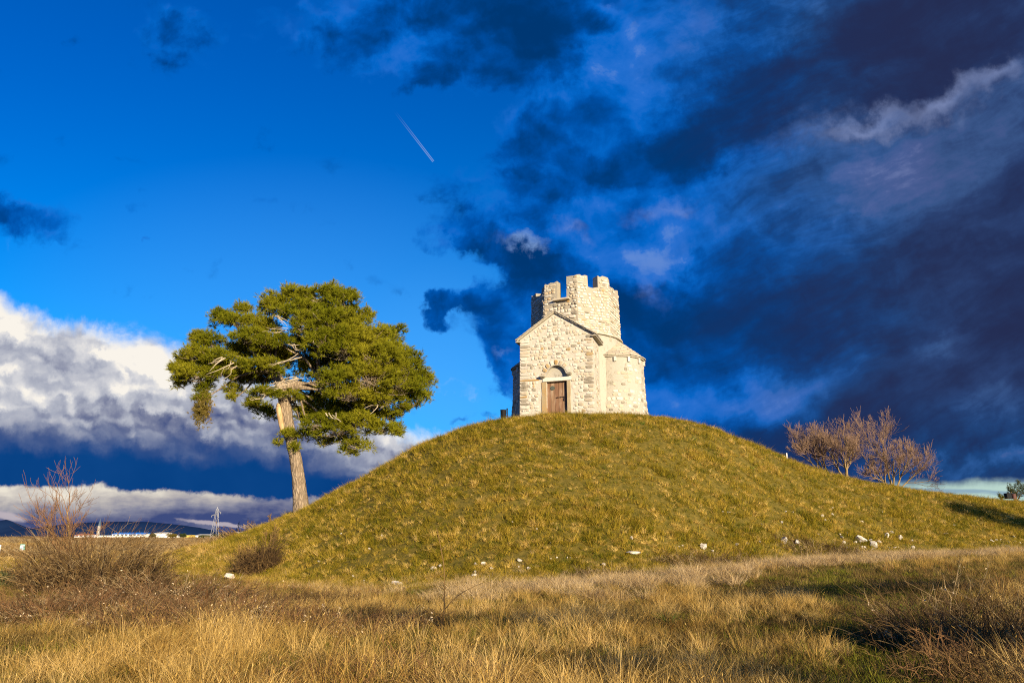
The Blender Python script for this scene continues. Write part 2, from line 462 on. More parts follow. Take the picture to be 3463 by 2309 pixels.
def ground_z(x, y):
    x, y = np.asarray(x, float), np.asarray(y, float)
    a = np.clip(x / np.maximum(y, 6.0), -1.2, 1.3)
    I = lambda t: np.interp(a, _A, t)
    z = base_z(a, y, I(Z_F)) + I(AMP) * prof(y, I(Y_R), I(Y_F))
    z = np.where(y < 1, 0, z)
    near = 1 - sstep(np.hypot(x, y - 20), 60, 200)
    z = z + near * (0.05 * value_noise(x, y, 2.3, 1) + 0.025 * value_noise(x, y, 0.8, 2)) * sstep(y, -4, 6)
    z = z - sstep(y, 300, 4000) * 0.3
    return z


def gz(x, y): return float(ground_z(np.array([x]), np.array([y]))[0])


def on_ground(u, v, ymin=4.0):
    """where a sight line first meets the ground"""
    a, s = ray_as(u, v)
    ys = np.concatenate([np.arange(ymin, 60, 0.1), np.arange(60, 400, 1.0), np.arange(400, 6000, 20.0)])
    z = ground_z(a * ys, ys); hit = np.nonzero(EYE + s * ys <= z)[0]
    y = ys[hit[0]] if len(hit) else 5000.0
    return Vector((a * y, y, gz(a * y, y)))


def ground_normal(x, y, e=0.15):
    dzx = (ground_z(x + e, y) - ground_z(x - e, y)) / (2 * e); dzy = (ground_z(x, y + e) - ground_z(x, y - e)) / (2 * e)
    n = np.stack([-dzx, -dzy, np.ones_like(dzx)], -1)
    return n / np.linalg.norm(n, axis=-1, keepdims=True)


# ------------------------------------------------------------------ materials
def new_mat(name):
    m = bpy.data.materials.new(name); m.use_nodes = True
    t = m.node_tree; t.nodes.clear(); g = G(t)
    out = g.node('ShaderNodeOutputMaterial')
    return m, g, out


def principled(g, out, color, rough=0.85, spec=0.2, metal=0.0, bump=None, bs=0.3, bd=0.02):
    b = g.node('ShaderNodeBsdfPrincipled')
    g.put(b.inputs['Base Color'], (*color, 1) if isinstance(color, tuple) else color)
    g.put(b.inputs['Roughness'], rough); b.inputs['Specular IOR Level'].default_value = spec; b.inputs['Metallic'].default_value = metal
    if bump is not None:
        n = g.node('ShaderNodeBump'); n.inputs['Strength'].default_value = bs; n.inputs['Distance'].default_value = bd
        g.put(n.inputs['Height'], bump); g.link(n.outputs[0], b.inputs['Normal'])
    g.link(b.outputs[0], out.inputs[0])
    return b


def flat_mat(name, color, rough=0.8, spec=0.2, metal=0.0, var=0.15, scale=6.0):
    m, g, out = new_mat(name)
    p = g.node('ShaderNodeTexCoord').outputs['Object']
    n = g.noise(p, scale, 4, 0.6, dim='3D')
    c = g.mix(n, tuple(max(0, v * (1 - var)) for v in color), tuple(min(1, v * (1 + var)) for v in color))
    principled(g, out, c, rough, spec, metal, bump=n, bs=0.15, bd=0.01)
    return m


def wpos(g): return g.node('ShaderNodeNewGeometry').outputs['Position']


def ground_material():
    m, g, out = new_mat('field_soil')
    p = wpos(g)
    n1 = g.noise(p, 0.35, 5, 0.6); n2 = g.noise(p, 6.0, 4, 0.65, dim='3D')
    c = g.mix(g.ss(n1, 0.35, 0.65), (0.075, 0.05, 0.018), (0.12, 0.085, 0.025))
    c = g.mix(g.ss(n2, 0.4, 0.7), c, (0.05, 0.05, 0.012))
    sp = g.node('ShaderNodeSeparateXYZ'); g.put(sp.inputs[0], p)
    far = g.ss(X(g, sp.outputs[1]), 55.0, 110.0)
    nf = g.noise(g.vec(X(g, sp.outputs[0]) * 0.02, X(g, sp.outputs[1]) * 0.006), 1.0, 5, 0.6)
    cf = g.mix(g.ss(nf, 0.35, 0.65), (0.10, 0.066, 0.03), (0.17, 0.125, 0.05))
    md = g.ss(X(g, sp.outputs[1]), 19.0, 24.0)
    c = g.mix(md, c, g.mix(g.ss(n2, 0.35, 0.7), (0.085, 0.070, 0.014), (0.15, 0.11, 0.022)))
    c = g.mix(far, c, cf)
    principled(g, out, c, 0.95, 0.05, bump=n2, bs=0.8, bd=0.05)
    return m


def grass_material(name, c1, c2, c3, patch=0.5, trans=0.35):
    """blades: every plant has its own tint, patches of the meadow differ"""
    m, g, out = new_mat(name)
    at_ = g.node('ShaderNodeAttribute', attribute_name='tint').outputs['Fac']
    rnd = X(g, g.node('ShaderNodeObjectInfo').outputs['Random'])
    p = wpos(g)
    n = g.noise(p, patch, 4, 0.6)
    f = X(g, at_) * 0.36 + rnd * 0.72 - 0.04 + (n - 0.5) * 1.2
    c = g.ramp(f, [(0.0, c1), (0.42, c2), (1.0, c3)])
    d = g.node('ShaderNodeBsdfDiffuse'); g.put(d.inputs[0], c)
    t = g.node('ShaderNodeBsdfTranslucent'); g.put(t.inputs[0], c)
    mx = g.node('ShaderNodeMixShader'); mx.inputs[0].default_value = trans
    g.link(d.outputs[0], mx.inputs[1]); g.link(t.outputs[0], mx.inputs[2]); g.link(mx.outputs[0], out.inputs[0])
    return m


M = {}
M['ground'] = ground_material()
M['dry'] = grass_material('dry_grass', (0.18, 0.09, 0.020), (0.50, 0.32, 0.078), (0.86, 0.61, 0.23), 0.55)
M['turf'] = grass_material('short_grass', (0.11, 0.098, 0.008), (0.29, 0.222, 0.018), (0.56, 0.385, 0.065), 0.8)
M['green'] = grass_material('green_grass', (0.07, 0.095, 0.010), (0.16, 0.16, 0.018), (0.26, 0.21, 0.04), 0.8)
M['thatch'] = grass_material('brown_thatch', (0.06, 0.036, 0.011), (0.16, 0.105, 0.030), (0.36, 0.25, 0.085), 0.8)
M['tussock'] = grass_material('bleached_turf', (0.30, 0.20, 0.030), (0.55, 0.38, 0.085), (0.78, 0.57, 0.19), 0.9)
M['straw'] = grass_material('pale_straw', (0.30, 0.19, 0.075), (0.52, 0.37, 0.17), (0.76, 0.58, 0.31), 0.6)
M['red'] = grass_material('red_stems', (0.065, 0.028, 0.010), (0.15, 0.065, 0.022), (0.32, 0.18, 0.065), 0.5, 0.15)
M['bright'] = grass_material('fresh_leaves', (0.07, 0.13, 0.018), (0.12, 0.20, 0.03), (0.22, 0.26, 0.05), 0.8)


def build_ground():
    def axis(lo, hi, step, far_lo, far_hi):
        a = list(np.arange(lo, hi + 1e-6, step)); s = step
        while a[-1] < far_hi: s *= 1.22; a.append(a[-1] + s)
        s = step; b = []; x = lo
        while x > far_lo: s *= 1.22; x -= s; b.append(x)
        return np.array(b[::-1] + a)
    xs = axis(-34, 48, 0.3, -9000, 9000); ys = axis(2, 64, 0.3, -3000, 11000)
    X_, Y_ = np.meshgrid(xs, ys); Z = ground_z(X_, Y_)
    V = np.stack([X_, Y_, Z], -1).reshape(-1, 3)
    i = np.arange(len(xs) * len(ys)).reshape(len(ys), len(xs))
    F = np.stack([i[:-1, :-1], i[:-1, 1:], i[1:, 1:], i[1:, :-1]], -1).reshape(-1, 4)
    o = link('ground', mesh_np('ground', V, F, M['ground'], True)); tag(o, kind='structure')


build_ground()


# ------------------------------------------------------------------ grass instancing
def grass_clump(name, n, height, spread, lean, width, mat, segs=3, droop=0.5, seed=0, heads=0.0):
    r = np.random.default_rng(seed)
    az = r.uniform(0, 2 * np.pi, n); rad = spread * np.sqrt(r.uniform(0, 1, n)); h = height * r.uniform(0.45, 1.1, n)
    bx, by = rad * np.cos(az), rad * np.sin(az)
    la = az + r.normal(0, 0.9, n); ln = lean * r.uniform(0.1, 1.0, n)
    t = np.linspace(0, 1, segs + 1)
    bend = ln[:, None] * (t[None] + droop * t[None] ** 2.5)
    ctr = np.stack([bx[:, None] + np.cos(la)[:, None] * bend * h[:, None], by[:, None] + np.sin(la)[:, None] * bend * h[:, None],
                    h[:, None] * (t[None] - 0.25 * ln[:, None] * droop * t[None] ** 3)], -1)
    fa = r.uniform(0, 2 * np.pi, n)
    side = np.stack([np.cos(fa), np.sin(fa), np.zeros(n)], -1)[:, None]
    w = width * r.uniform(0.6, 1.3, n)[:, None, None] * (1.02 - t)[None, :, None] ** 0.7
    L, Rr = ctr - side * w, ctr + side * w
    V = np.stack([L, Rr], 2).reshape(-1, 3)
    i = np.arange(n * (segs + 1) * 2).reshape(n, segs + 1, 2)
    F = np.stack([i[:, :-1, 0], i[:, :-1, 1], i[:, 1:, 1], i[:, 1:, 0]], -1).reshape(-1, 4)
    tint = np.repeat(np.clip(r.normal(0.5, 0.25, n), 0, 1), (segs + 1) * 2)
    if heads:
        k = int(n * heads); tip = ctr[:k, -1]; dirn = ctr[:k, -1] - ctr[:k, -2]; dirn /= np.linalg.norm(dirn, axis=1, keepdims=True)
        s2 = side[:k, 0]; hl, hw = height * 0.11, width * 1.9
        hv = np.stack([tip, tip + dirn * hl * 0.4 + s2 * hw, tip + dirn * hl, tip + dirn * hl * 0.4 - s2 * hw], 1).reshape(-1, 3)
        F = np.concatenate([F, np.arange(k * 4).reshape(k, 4) + len(V)]); V = np.concatenate([V, hv]); tint = np.concatenate([tint, np.full(k * 4, 0.25)])
    me = mesh_np(name, V, F, mat)
    at_ = me.attributes.new('tint', 'FLOAT', 'POINT'); at_.data.foreach_set('value', tint.astype(np.float32))
    return bpy.data.objects.new(name, me)


def scatter(name, pts, rot, scl, idx, protos, label, cat, mat):
    """points that geometry nodes turn into plants: ground cover nobody could count"""
    me = bpy.data.meshes.new(name)
    n = len(pts); me.vertices.add(n); me.vertices.foreach_set('co', np.asarray(pts, np.float32).ravel())
    for nm, ty, dat, key in (('rot', 'FLOAT_VECTOR', rot, 'vector'), ('scl', 'FLOAT_VECTOR', scl, 'vector'), ('idx', 'INT', idx, 'value')):
        a = me.attributes.new(nm, ty, 'POINT'); a.data.foreach_set(key, np.asarray(dat, np.int32 if ty == 'INT' else np.float32).ravel())
    me.update()
    c = bpy.data.collections.new(name + '_plants')
    for p in protos: c.objects.link(p)
    ng = bpy.data.node_groups.new(name, 'GeometryNodeTree')
    ng.interface.new_socket('Geometry', in_out='INPUT', socket_type='NodeSocketGeometry')
    ng.interface.new_socket('Geometry', in_out='OUTPUT', socket_type='NodeSocketGeometry')
    N, Lk = ng.nodes.new, ng.links.new
    gi, go = N('NodeGroupInput'), N('NodeGroupOutput')
    mp = N('GeometryNodeMeshToPoints'); ip = N('GeometryNodeInstanceOnPoints'); ci = N('GeometryNodeCollectionInfo')
    ci.inputs['Collection'].default_value = c; ci.inputs['Separate Children'].default_value = True; ci.inputs['Reset Children'].default_value = True
    Lk(gi.outputs[0], mp.inputs[0]); Lk(mp.outputs[0], ip.inputs['Points']); Lk(ci.outputs[0], ip.inputs['Instance'])
    ip.inputs['Pick Instance'].default_value = True
    for nm, ty, sock in (('rot', 'FLOAT_VECTOR', 'Rotation'), ('scl', 'FLOAT_VECTOR', 'Scale'), ('idx', 'INT', 'Instance Index')):
        a = N('GeometryNodeInputNamedAttribute'); a.data_type = ty; a.inputs['Name'].default_value = nm
        Lk(a.outputs['Attribute'], ip.inputs[sock])
    Lk(ip.outputs[0], go.inputs[0])
    o = link(name, me)
    o.modifiers.new('plants', 'NODES').node_group = ng
    tag(o, label, cat, kind='stuff')
    return o


def sight_points(n, y0, y1, rng, a0=-0.86, a1=0.86, power=1.0):
    """random ground points in the fan of view, denser near the observer (area density ~ y**-power)"""
    e = 2 - power
    y = (rng.uniform(0, 1, n) * (y1 ** e - y0 ** e) + y0 ** e) ** (1 / e)
    x = rng.uniform(a0, a1, n) * y
    return x, y


def foot_y(x, y):
    a = np.clip(x / np.maximum(y, 6.0), -1.2, 1.3)
    return np.interp(a, _A, Y_F)


def path_mask(x, y):
    """the trodden way that runs in from the lower right"""
    cx = np.interp(y, [5, 8.5, 11, 14, 17, 20, 24], [2.9, 4.55, 5.6, 7.0, 7.6, 9.0, 13.0])
    w = np.interp(y, [5, 9, 13, 18, 22], [0.75, 0.85, 1.0, 0.8, 0.3])
    return 1 - sstep(np.abs(x - cx + 0.35 * value_noise(x, y, 1.2, 5)), w * 0.6, w * 1.4)


SLOPE_ROT = lambda n: np.stack([np.arctan2(-n[:, 1], n[:, 2]) * 0.35, np.arctan2(n[:, 0], n[:, 2]) * 0.35], -1)


def build_meadow():
    rng = np.random.default_rng(5)
    dry = [grass_clump('dry_grass_clump', 46, 0.44, 0.12, 0.8, 0.0032, M['dry'], 4, 0.7, s, 0.12) for s in range(4)]
    low = [grass_clump('matted_grass_clump', 40, 0.27, 0.17, 1.3, 0.0038, M['dry'], 3, 0.9, s + 20) for s in range(3)]
    red = [grass_clump('red_stem_clump', 26, 0.44, 0.14, 0.6, 0.0028, M['red'], 3, 0.25, s + 40, 0.3) for s in range(2)]
    grn = [grass_clump('green_grass_clump', 30, 0.22, 0.14, 0.9, 0.0045, M['green'], 3, 0.8, s + 60) for s in range(2)]
    stw = [grass_clump('straw_clump', 46, 0.36, 0.16, 1.0, 0.0042, M['straw'], 3, 0.8, s + 160) for s in range(3)]
    # ---- tall dry grass of the foreground
    x, y = sight_points(20000, 4.6, 44, rng, power=1.15)
    fy = foot_y(x, y)
    edge = y - (fy + 1.2 + 1.5 * value_noise(x, y, 1.6, 8) + 0.4 * value_noise(x, y, 0.6, 9))
    u, v = project(np.stack([x, y, ground_z(x, y)], -1))
    pm = path_mask(x, y)
    keep = (edge < 0) & (rng.uniform(0, 1, len(x)) > pm * 0.93)
    patch = value_noise(x, y, 2.6, 12) + 0.5 * value_noise(x, y, 1.0, 13)
    keep &= rng.uniform(0, 1, len(x)) < 0.62 + 0.75 * patch
    x, y, u, v, pm, patch, fy = (q[keep] for q in (x, y, u, v, pm, patch, fy))
    n = len(x); r = rng.uniform(0, 1, n)
    redp = sstep(value_noise(x, y, 1.9, 21) + 1.1 * (1 - sstep(u, 700, 1900)) * (1 - sstep(v, 2120, 2240)) * sstep(v, 1930, 2020) - 0.05 + 0.75 * sstep(v, 2190, 2300), 0.25, 0.9)
    grnp = sstep(value_noise(x, y, 2.4, 31) * 0.9 + pm * 1.3, 0.25, 0.95)
    lowp = sstep(value_noise(x, y, 1.7, 41) + 0.5 * sstep(y, 14, 22), -0.2, 0.7)
    idx = np.where(r < 0.62 * redp, 7 + (rng.integers(0, 2, n)), np.where(r < 0.62 * redp + 0.55 * grnp, 9 + rng.integers(0, 2, n),
          np.where(rng.uniform(0, 1, n) < 0.15 + 0.6 * lowp, 4 + rng.integers(0, 3, n), rng.integers(0, 4, n))))
    band = sstep(4.2 - (fy - y) + 1.2 * value_noise(x, y, 2.0, 61), 0.0, 2.2) * sstep(u, 700, 1500)
    idx = np.where(rng.uniform(0, 1, n) < 0.75 * band, 11 + rng.integers(0, 3, n), idx)
    s = rng.uniform(0.5, 1.15, n) * (0.86 + 0.36 * patch) * (1 - 0.45 * pm) * (0.72 + 0.28 * (1 - sstep(y, 9, 20)))
    nr = ground_normal(x, y)
    rot = np.concatenate([SLOPE_ROT(nr) + rng.normal(0, 0.13, (n, 2)) + np.array([0.0, -0.10]), rng.uniform(0, 6.28, (n, 1))], 1)
    z = ground_z(x, y) - 0.015
    scatter('dry_meadow_grass', np.stack([x, y, z], -1), rot, np.stack([s, s, s * rng.uniform(0.8, 1.25, n)], -1), idx, dry + low + red + grn + stw,
            'tall dry golden grass covering the foreground meadow below the mound', 'grass', None)
    # ---- short matted undergrowth, greener on the trodden way
    mat_ = [grass_clump('undergrowth_tuft', 26, 0.13, 0.20, 1.3, 0.0045, M['thatch'], 2, 0.9, s + 140) for s in range(3)] + [grass_clump('way_tuft', 30, 0.10, 0.18, 1.0, 0.0050, M['green'], 2, 0.8, s + 150) for s in range(3)]
    x, y = sight_points(26000, 4.6, 30, rng, power=1.1)
    k = y < foot_y(x, y) + 1.2; x, y = x[k], y[k]; n = len(x); pm = path_mask(x, y)
    idx = np.where(rng.uniform(0, 1, n) < 0.22 + 0.55 * pm, 3 + rng.integers(0, 3, n), rng.integers(0, 3, n)); s = rng.uniform(0.6, 1.3, n)
    scatter('meadow_undergrowth', np.stack([x, y, ground_z(x, y) - 0.01], -1), np.concatenate([rng.normal(0, 0.15, (n, 2)), rng.uniform(0, 6.28, (n, 1))], 1), np.stack([s, s, s * rng.uniform(.7, 1.4, n)], -1), idx, mat_,
            'short matted dry and green undergrowth between the taller grass and along the trodden way', 'grass', None)
    # ---- pale straw lying along the foot of the mound
    x, y = sight_points(30000, 14, 36, rng, -0.12, 0.88, power=0.6)
    fy = foot_y(x, y); dd = fy + 0.6 - y - 0.8 + 1.5 * value_noise(x, y, 1.7, 71) + 0.7 * value_noise(x, y, 0.6, 75)
    k = (dd > 0) & (dd < 5.0 + 1.5 * value_noise(x, y, 2.5, 72)) & (value_noise(x * 0.7, y, 1.2, 73) + 0.6 * value_noise(x, y, 0.5, 74) > -0.12) & (rng.uniform(0, 1, len(x)) > 0.7 * path_mask(x, y)) & (rng.uniform(0, 1, len(x)) < sstep(x / y, -0.12, 0.12) * 0.8 + .2)
    x, y = x[k], y[k]; n = len(x); s = rng.uniform(0.6, 1.15, n)
    scatter('straw_band', np.stack([x, y, ground_z(x, y) - 0.01], -1), np.concatenate([SLOPE_ROT(ground_normal(x, y)) + rng.normal(0, 0.2, (n, 2)), rng.uniform(0, 6.28, (n, 1))], 1), np.stack([s, s, s * rng.uniform(.6, 1.1, n)], -1), rng.integers(0, 3, n),
            [grass_clump('lying_straw_clump', 44, 0.32, 0.18, 1.2, 0.0055, M['straw'], 3, 0.8, s_ + 190) for s_ in range(3)], 'pale dry straw in a band along the foot of the mound', 'grass', None)
    # ---- short turf of the mound
    tf = [grass_clump('turf_tuft', 26, 0.105, 0.10, 1.1, 0.0060, M['turf'], 2, 0.8, s + 80) for s in range(5)]
    tl = [grass_clump('long_turf_tuft', 26, 0.20, 0.12, 1.0, 0.0060, M['turf'], 3, 0.9, s + 90) for s in range(3)]
    ts = [grass_clump('turf_tussock', 40, 0.14, 0.09, 1.2, 0.0070, M['tussock'], 3, 0.9, s + 170) for s in range(4)]
    gt = [grass_clump('green_turf_tuft', 22, 0.14, 0.10, 0.9, 0.0065, M['green'], 2, 0.8, s + 100) for s in range(2)]
    x, y = sight_points(230000, 20, 56, rng, -0.95, 0.9, power=0.9)
    fy = foot_y(x, y)
    keep = y > fy - 0.7 + 1.5 * value_noise(x, y, 1.6, 8)
    a = np.clip(x / y, -1.2, 1.3); keep &= y < np.interp(a, _A, Y_R) + 2.5
    keep &= ~((np.abs((x - CH0.x) * AX.x + (y - CH0.y) * AX.y) < 2.0) & (((x - CH0.x) * INN.x + (y - CH0.y) * INN.y) > 0.05))
    ys_ = y * 1.5 + 0.25 * value_noise(x, y, 1.3, 50)
    clump = value_noise(x * 0.55, ys_, 0.5, 51) + 0.8 * value_noise(x * 0.7, ys_, 0.27, 52) + 0.35 * value_noise(x, y, 1.7, 53)
    keep &= rng.uniform(0, 1, len(x)) < 0.66 + 0.28 * clump
    keep &= (value_noise(x, y * 1.3, 1.1, 91) + 0.5 * value_noise(x, y, 0.4, 92) < 0.72) | (rng.uniform(0, 1, len(x)) < 0.3)
    x, y, fy, clump, ys_k = (q[keep] for q in (x, y, fy, clump, ys_))
    n = len(x); u, v = project(np.stack([x, y, ground_z(x, y)], -1))
    lng = sstep(1.0 - (y - fy) / 3.2 + 0.6 * value_noise(x, y, 1.1, 55), 0.2, 1.0)
    grn = sstep(value_noise(x, y, 2.2, 57) + 0.5 * value_noise(x, y, 0.5, 58) - 0.1 + 0.5 * (1 - sstep(u, 700, 1500)) * lng, 0.25, 0.9)
    r = rng.uniform(0, 1, n)
    idx = np.where(r < 0.35 * grn, 8 + rng.integers(0, 2, n), np.where(rng.uniform(0, 1, n) < 0.05 + 0.6 * lng, 5 + rng.integers(0, 3, n), rng.integers(0, 5, n)))
    tsp = (value_noise(x * 0.7, ys_k, 0.24, 64) + 0.9 * value_noise(x, y * 1.4, 0.13, 65)) > 0.40
    idx = np.where(tsp & (rng.uniform(0, 1, n) < 0.62), 10 + rng.integers(0, 4, n), idx)
    s = rng.uniform(0.65, 1.25, n) * np.clip(1 + 0.30 * clump, 0.6, 1.6)
    nr = ground_normal(x, y)
    rot = np.concatenate([np.stack([np.arctan2(-nr[:, 1], nr[:, 2]), np.arctan2(nr[:, 0], nr[:, 2])], -1) * -0.0 + SLOPE_ROT(nr) * 1.6 + rng.normal(0, 0.15, (n, 2)), rng.uniform(0, 6.28, (n, 1))], 1)
    z = ground_z(x, y) - 0.01
    scatter('mound_turf', np.stack([x, y, z], -1), rot, np.stack([s, s, s * rng.uniform(0.8, 1.3, n)], -1), idx, tf + tl + gt + ts,
            'short olive brown winter turf growing over the whole mound', 'grass', None)
    # ---- scrub and dry grass of the plain behind, on the left
    x, y = sight_points(9000, 30, 150, rng, -0.95, -0.22, power=1.45)
    fy = foot_y(x, y); keep = (y > fy + 2) & (ground_z(x, y) < 1.0)
    x, y = x[keep], y[keep]; n = len(x)
    idx = rng.integers(0, 7, n); s = rng.uniform(0.7, 1.3, n) * np.interp(y, [30, 60, 150], [1.0, 1.25, 1.7])
    scatter('plain_grass', np.stack([x, y, ground_z(x, y) - 0.02], -1), np.concatenate([rng.normal(0, 0.12, (n, 2)), rng.uniform(0, 6.28, (n, 1))], 1),
            np.stack([s, s, s * rng.uniform(0.5, 0.9, n)], -1), idx, [grass_clump('plain_grass_clump', 34, 0.45, 0.2, 0.7, 0.007, M['dry'], 2, 0.7, s_ + 120) for s_ in range(7)],
            'brown grass of the flat plain stretching away behind the left bushes', 'grass', None)

# ------------------------------------------------------------------ the chapel
TH = R(18)
AX, INN = Vector((math.cos(TH), -math.sin(TH), 0)), Vector((math.sin(TH), math.cos(TH), 0))   # along the front, and into the building
CH0 = Vector((2.396, 36.0, 7.70))
build_meadow()


def stone_wall_mat(name, base, dark, ochre_amt, grey_amt, mortar=0.0, seed=0.0):
    m, g, out = new_mat(name)
    tc = g.node('ShaderNodeTexCoord'); p = tc.outputs['Object'] if mortar else wpos(g)
    p = g.vm('ADD', p, (seed, seed * 1.7, seed * 0.6))
    n1 = g.noise(p, 1.6, 5, 0.65, dim='3D'); n2 = g.noise(p, 9.0, 5, 0.7, dim='3D'); n3 = g.noise(p, 0.7, 3, 0.5, dim='3D'); n4 = g.noise(p, 34.0, 3, 0.7, dim='3D')
    rnd = X(g, g.node('ShaderNodeObjectInfo').outputs['Random'])
    c = g.mix(g.ss(n2 + (rnd - 0.5) * 0.5, 0.35, 0.7), base, tuple(v * 0.80 for v in base))
    c = g.mix(g.ss(n1 * 0.6 + n2 * 0.5, 0.66 - 0.14 * grey_amt, 0.82 - 0.1 * grey_amt) * min(1, 0.5 + grey_amt), c, dark)
    if ochre_amt:
        c = g.mix(g.ss(n3 * 0.5 + n4 * 0.5, 0.60 - 0.22 * ochre_amt, 0.70 - 0.1 * ochre_amt), c, (0.36, 0.19, 0.035))
    principled(g, out, c, 0.92, 0.1, bump=n2 * 0.6 + n4 * 0.5, bs=0.7, bd=0.03)
    return m


ST_BASE = (0.64, 0.55, 0.40)
M['mortar'] = stone_wall_mat('lime_mortar', (0.50, 0.455, 0.365), (0.30, 0.26, 0.19), 0.0, 0.45, 1)
M['tower_mortar'] = stone_wall_mat('tower_mortar', (0.34, 0.30, 0.225), (0.20, 0.17, 0.12), 0.0, 0.5, 1, 3)
M['st_pale'] = stone_wall_mat('pale_limestone', (0.53, 0.485, 0.395), (0.33, 0.285, 0.21), 0.0, 0.35)
M['st_tan'] = stone_wall_mat('tan_limestone', (0.46, 0.39, 0.28), (0.27, 0.22, 0.145), 0.12, 0.5)
M['st_grey'] = stone_wall_mat('grey_weathered_limestone', (0.29, 0.255, 0.19), (0.14, 0.12, 0.085), 0.0, 0.9)
M['st_ochre'] = stone_wall_mat('lichen_covered_limestone', (0.37, 0.285, 0.16), (0.24, 0.17, 0.085), 0.55, 0.3)
M['plaster'] = stone_wall_mat('worn_lime_plaster', (0.45, 0.415, 0.335), (0.19, 0.165, 0.12), 0.0, 0.7, 1, 9)
M['slab'] = stone_wall_mat('roof_slab_stone', (0.40, 0.355, 0.27), (0.22, 0.19, 0.14), 0.03, 0.5)
M['dressed'] = stone_wall_mat('dressed_white_stone', (0.56, 0.52, 0.44), (0.40, 0.35, 0.26), 0.0, 0.2)
M['jamb'] = stone_wall_mat('door_jamb_stone', (0.38, 0.31, 0.19), (0.24, 0.18, 0.09), 0.45, 0.4)


def stone_protos():
    out = []
    r = np.random.default_rng(3)
    for k in range(10):
        n = 8
        ang = np.linspace(0, 2 * np.pi, n, endpoint=False) + np.pi / 8
        sq = np.stack([np.sign(np.cos(ang)) * np.abs(np.cos(ang)) ** 0.6, np.sign(np.sin(ang)) * np.abs(np.sin(ang)) ** 0.6], -1)
        sq *= 0.53 * (1 + r.uniform(-0.16, 0.10, (n, 1))); sq = np.clip(sq + r.normal(0, 0.03, (n, 2)), -0.53, 0.53)
        V = [np.c_[sq, np.full(n, -1.5)], np.c_[sq, np.full(n, 0.45)], np.c_[sq * r.uniform(0.7, 0.85, (n, 1)), 0.9 + r.uniform(-0.15, 0.15, n)], [[r.uniform(-.1, .1), r.uniform(-.1, .1), 1.05]]]
        V = np.concatenate(V)
        i = np.arange(n); j = (i + 1) % n
        Q = np.concatenate([np.stack([i, j, j + n, i + n], -1), np.stack([i + n, j + n, j + 2 * n, i + 2 * n], -1)])
        T = np.stack([i + 2 * n, j + 2 * n, np.full(n, 3 * n)], -1)
        out.append((V, Q, T))
    return out


PROTO = stone_protos()
PMESH = {}
STONES = []          # (area, parent, matrix, proto, material)


def stone(parent, c, au, av, an, w, h, d, mk):
    q_ = Matrix.Rotation(random.uniform(-0.09, 0.09), 3, an); au, av = q_ @ au, q_ @ av
    m = Matrix((au * w, av * h, an * d)).transposed().to_4x4(); m.translation = c
    STONES.append((w * h * (1.6 if mk in ('st_ochre', 'st_grey') else 1), parent, m, random.randrange(10), mk))


def flush_stones(church):
    STONES.sort(key=lambda s: -s[0])
    for a, parent, m, k, mk in STONES[:300]:
        if (k, mk) not in PMESH:
            V, Q, T = PROTO[k]; PMESH[(k, mk)] = mesh_np('stone', V, [Q, T], M[mk])
        o = link('stone', PMESH[(k, mk)], parent); o.matrix_local = m
    mats = ['st_pale', 'st_tan', 'st_grey', 'st_ochre']
    Vs, Qs, Ts, mq, mt, off = [], [], [], [], [], 0
    for a, parent, m, k, mk in STONES[300:]:
        V, Q, T = PROTO[k]; mm = np.array(parent.matrix_local @ m if parent is not church else m)
        Vs.append(V @ mm[:3, :3].T + mm[:3, 3]); Qs.append(Q + off); Ts.append(T + off); off += len(V)
        mq.append(np.full(len(Q), mats.index(mk))); mt.append(np.full(len(T), mats.index(mk)))
    if Vs:
        me = mesh_np('rubble_stonework', np.concatenate(Vs), [np.concatenate(Qs), np.concatenate(Ts)])
        for k in mats: me.materials.append(M[k])
        me.polygons.foreach_set('material_index', np.concatenate(mq + mt).astype(np.int32))
        tag(link('rubble_stonework', me, church), kind='stuff')


def pick(pale, tan, grey, ochre):
    r = random.random() * (pale + tan + grey + ochre)
    return 'st_pale' if r < pale else 'st_tan' if r < pale + tan else 'st_grey' if r < pale + tan + grey else 'st_ochre'


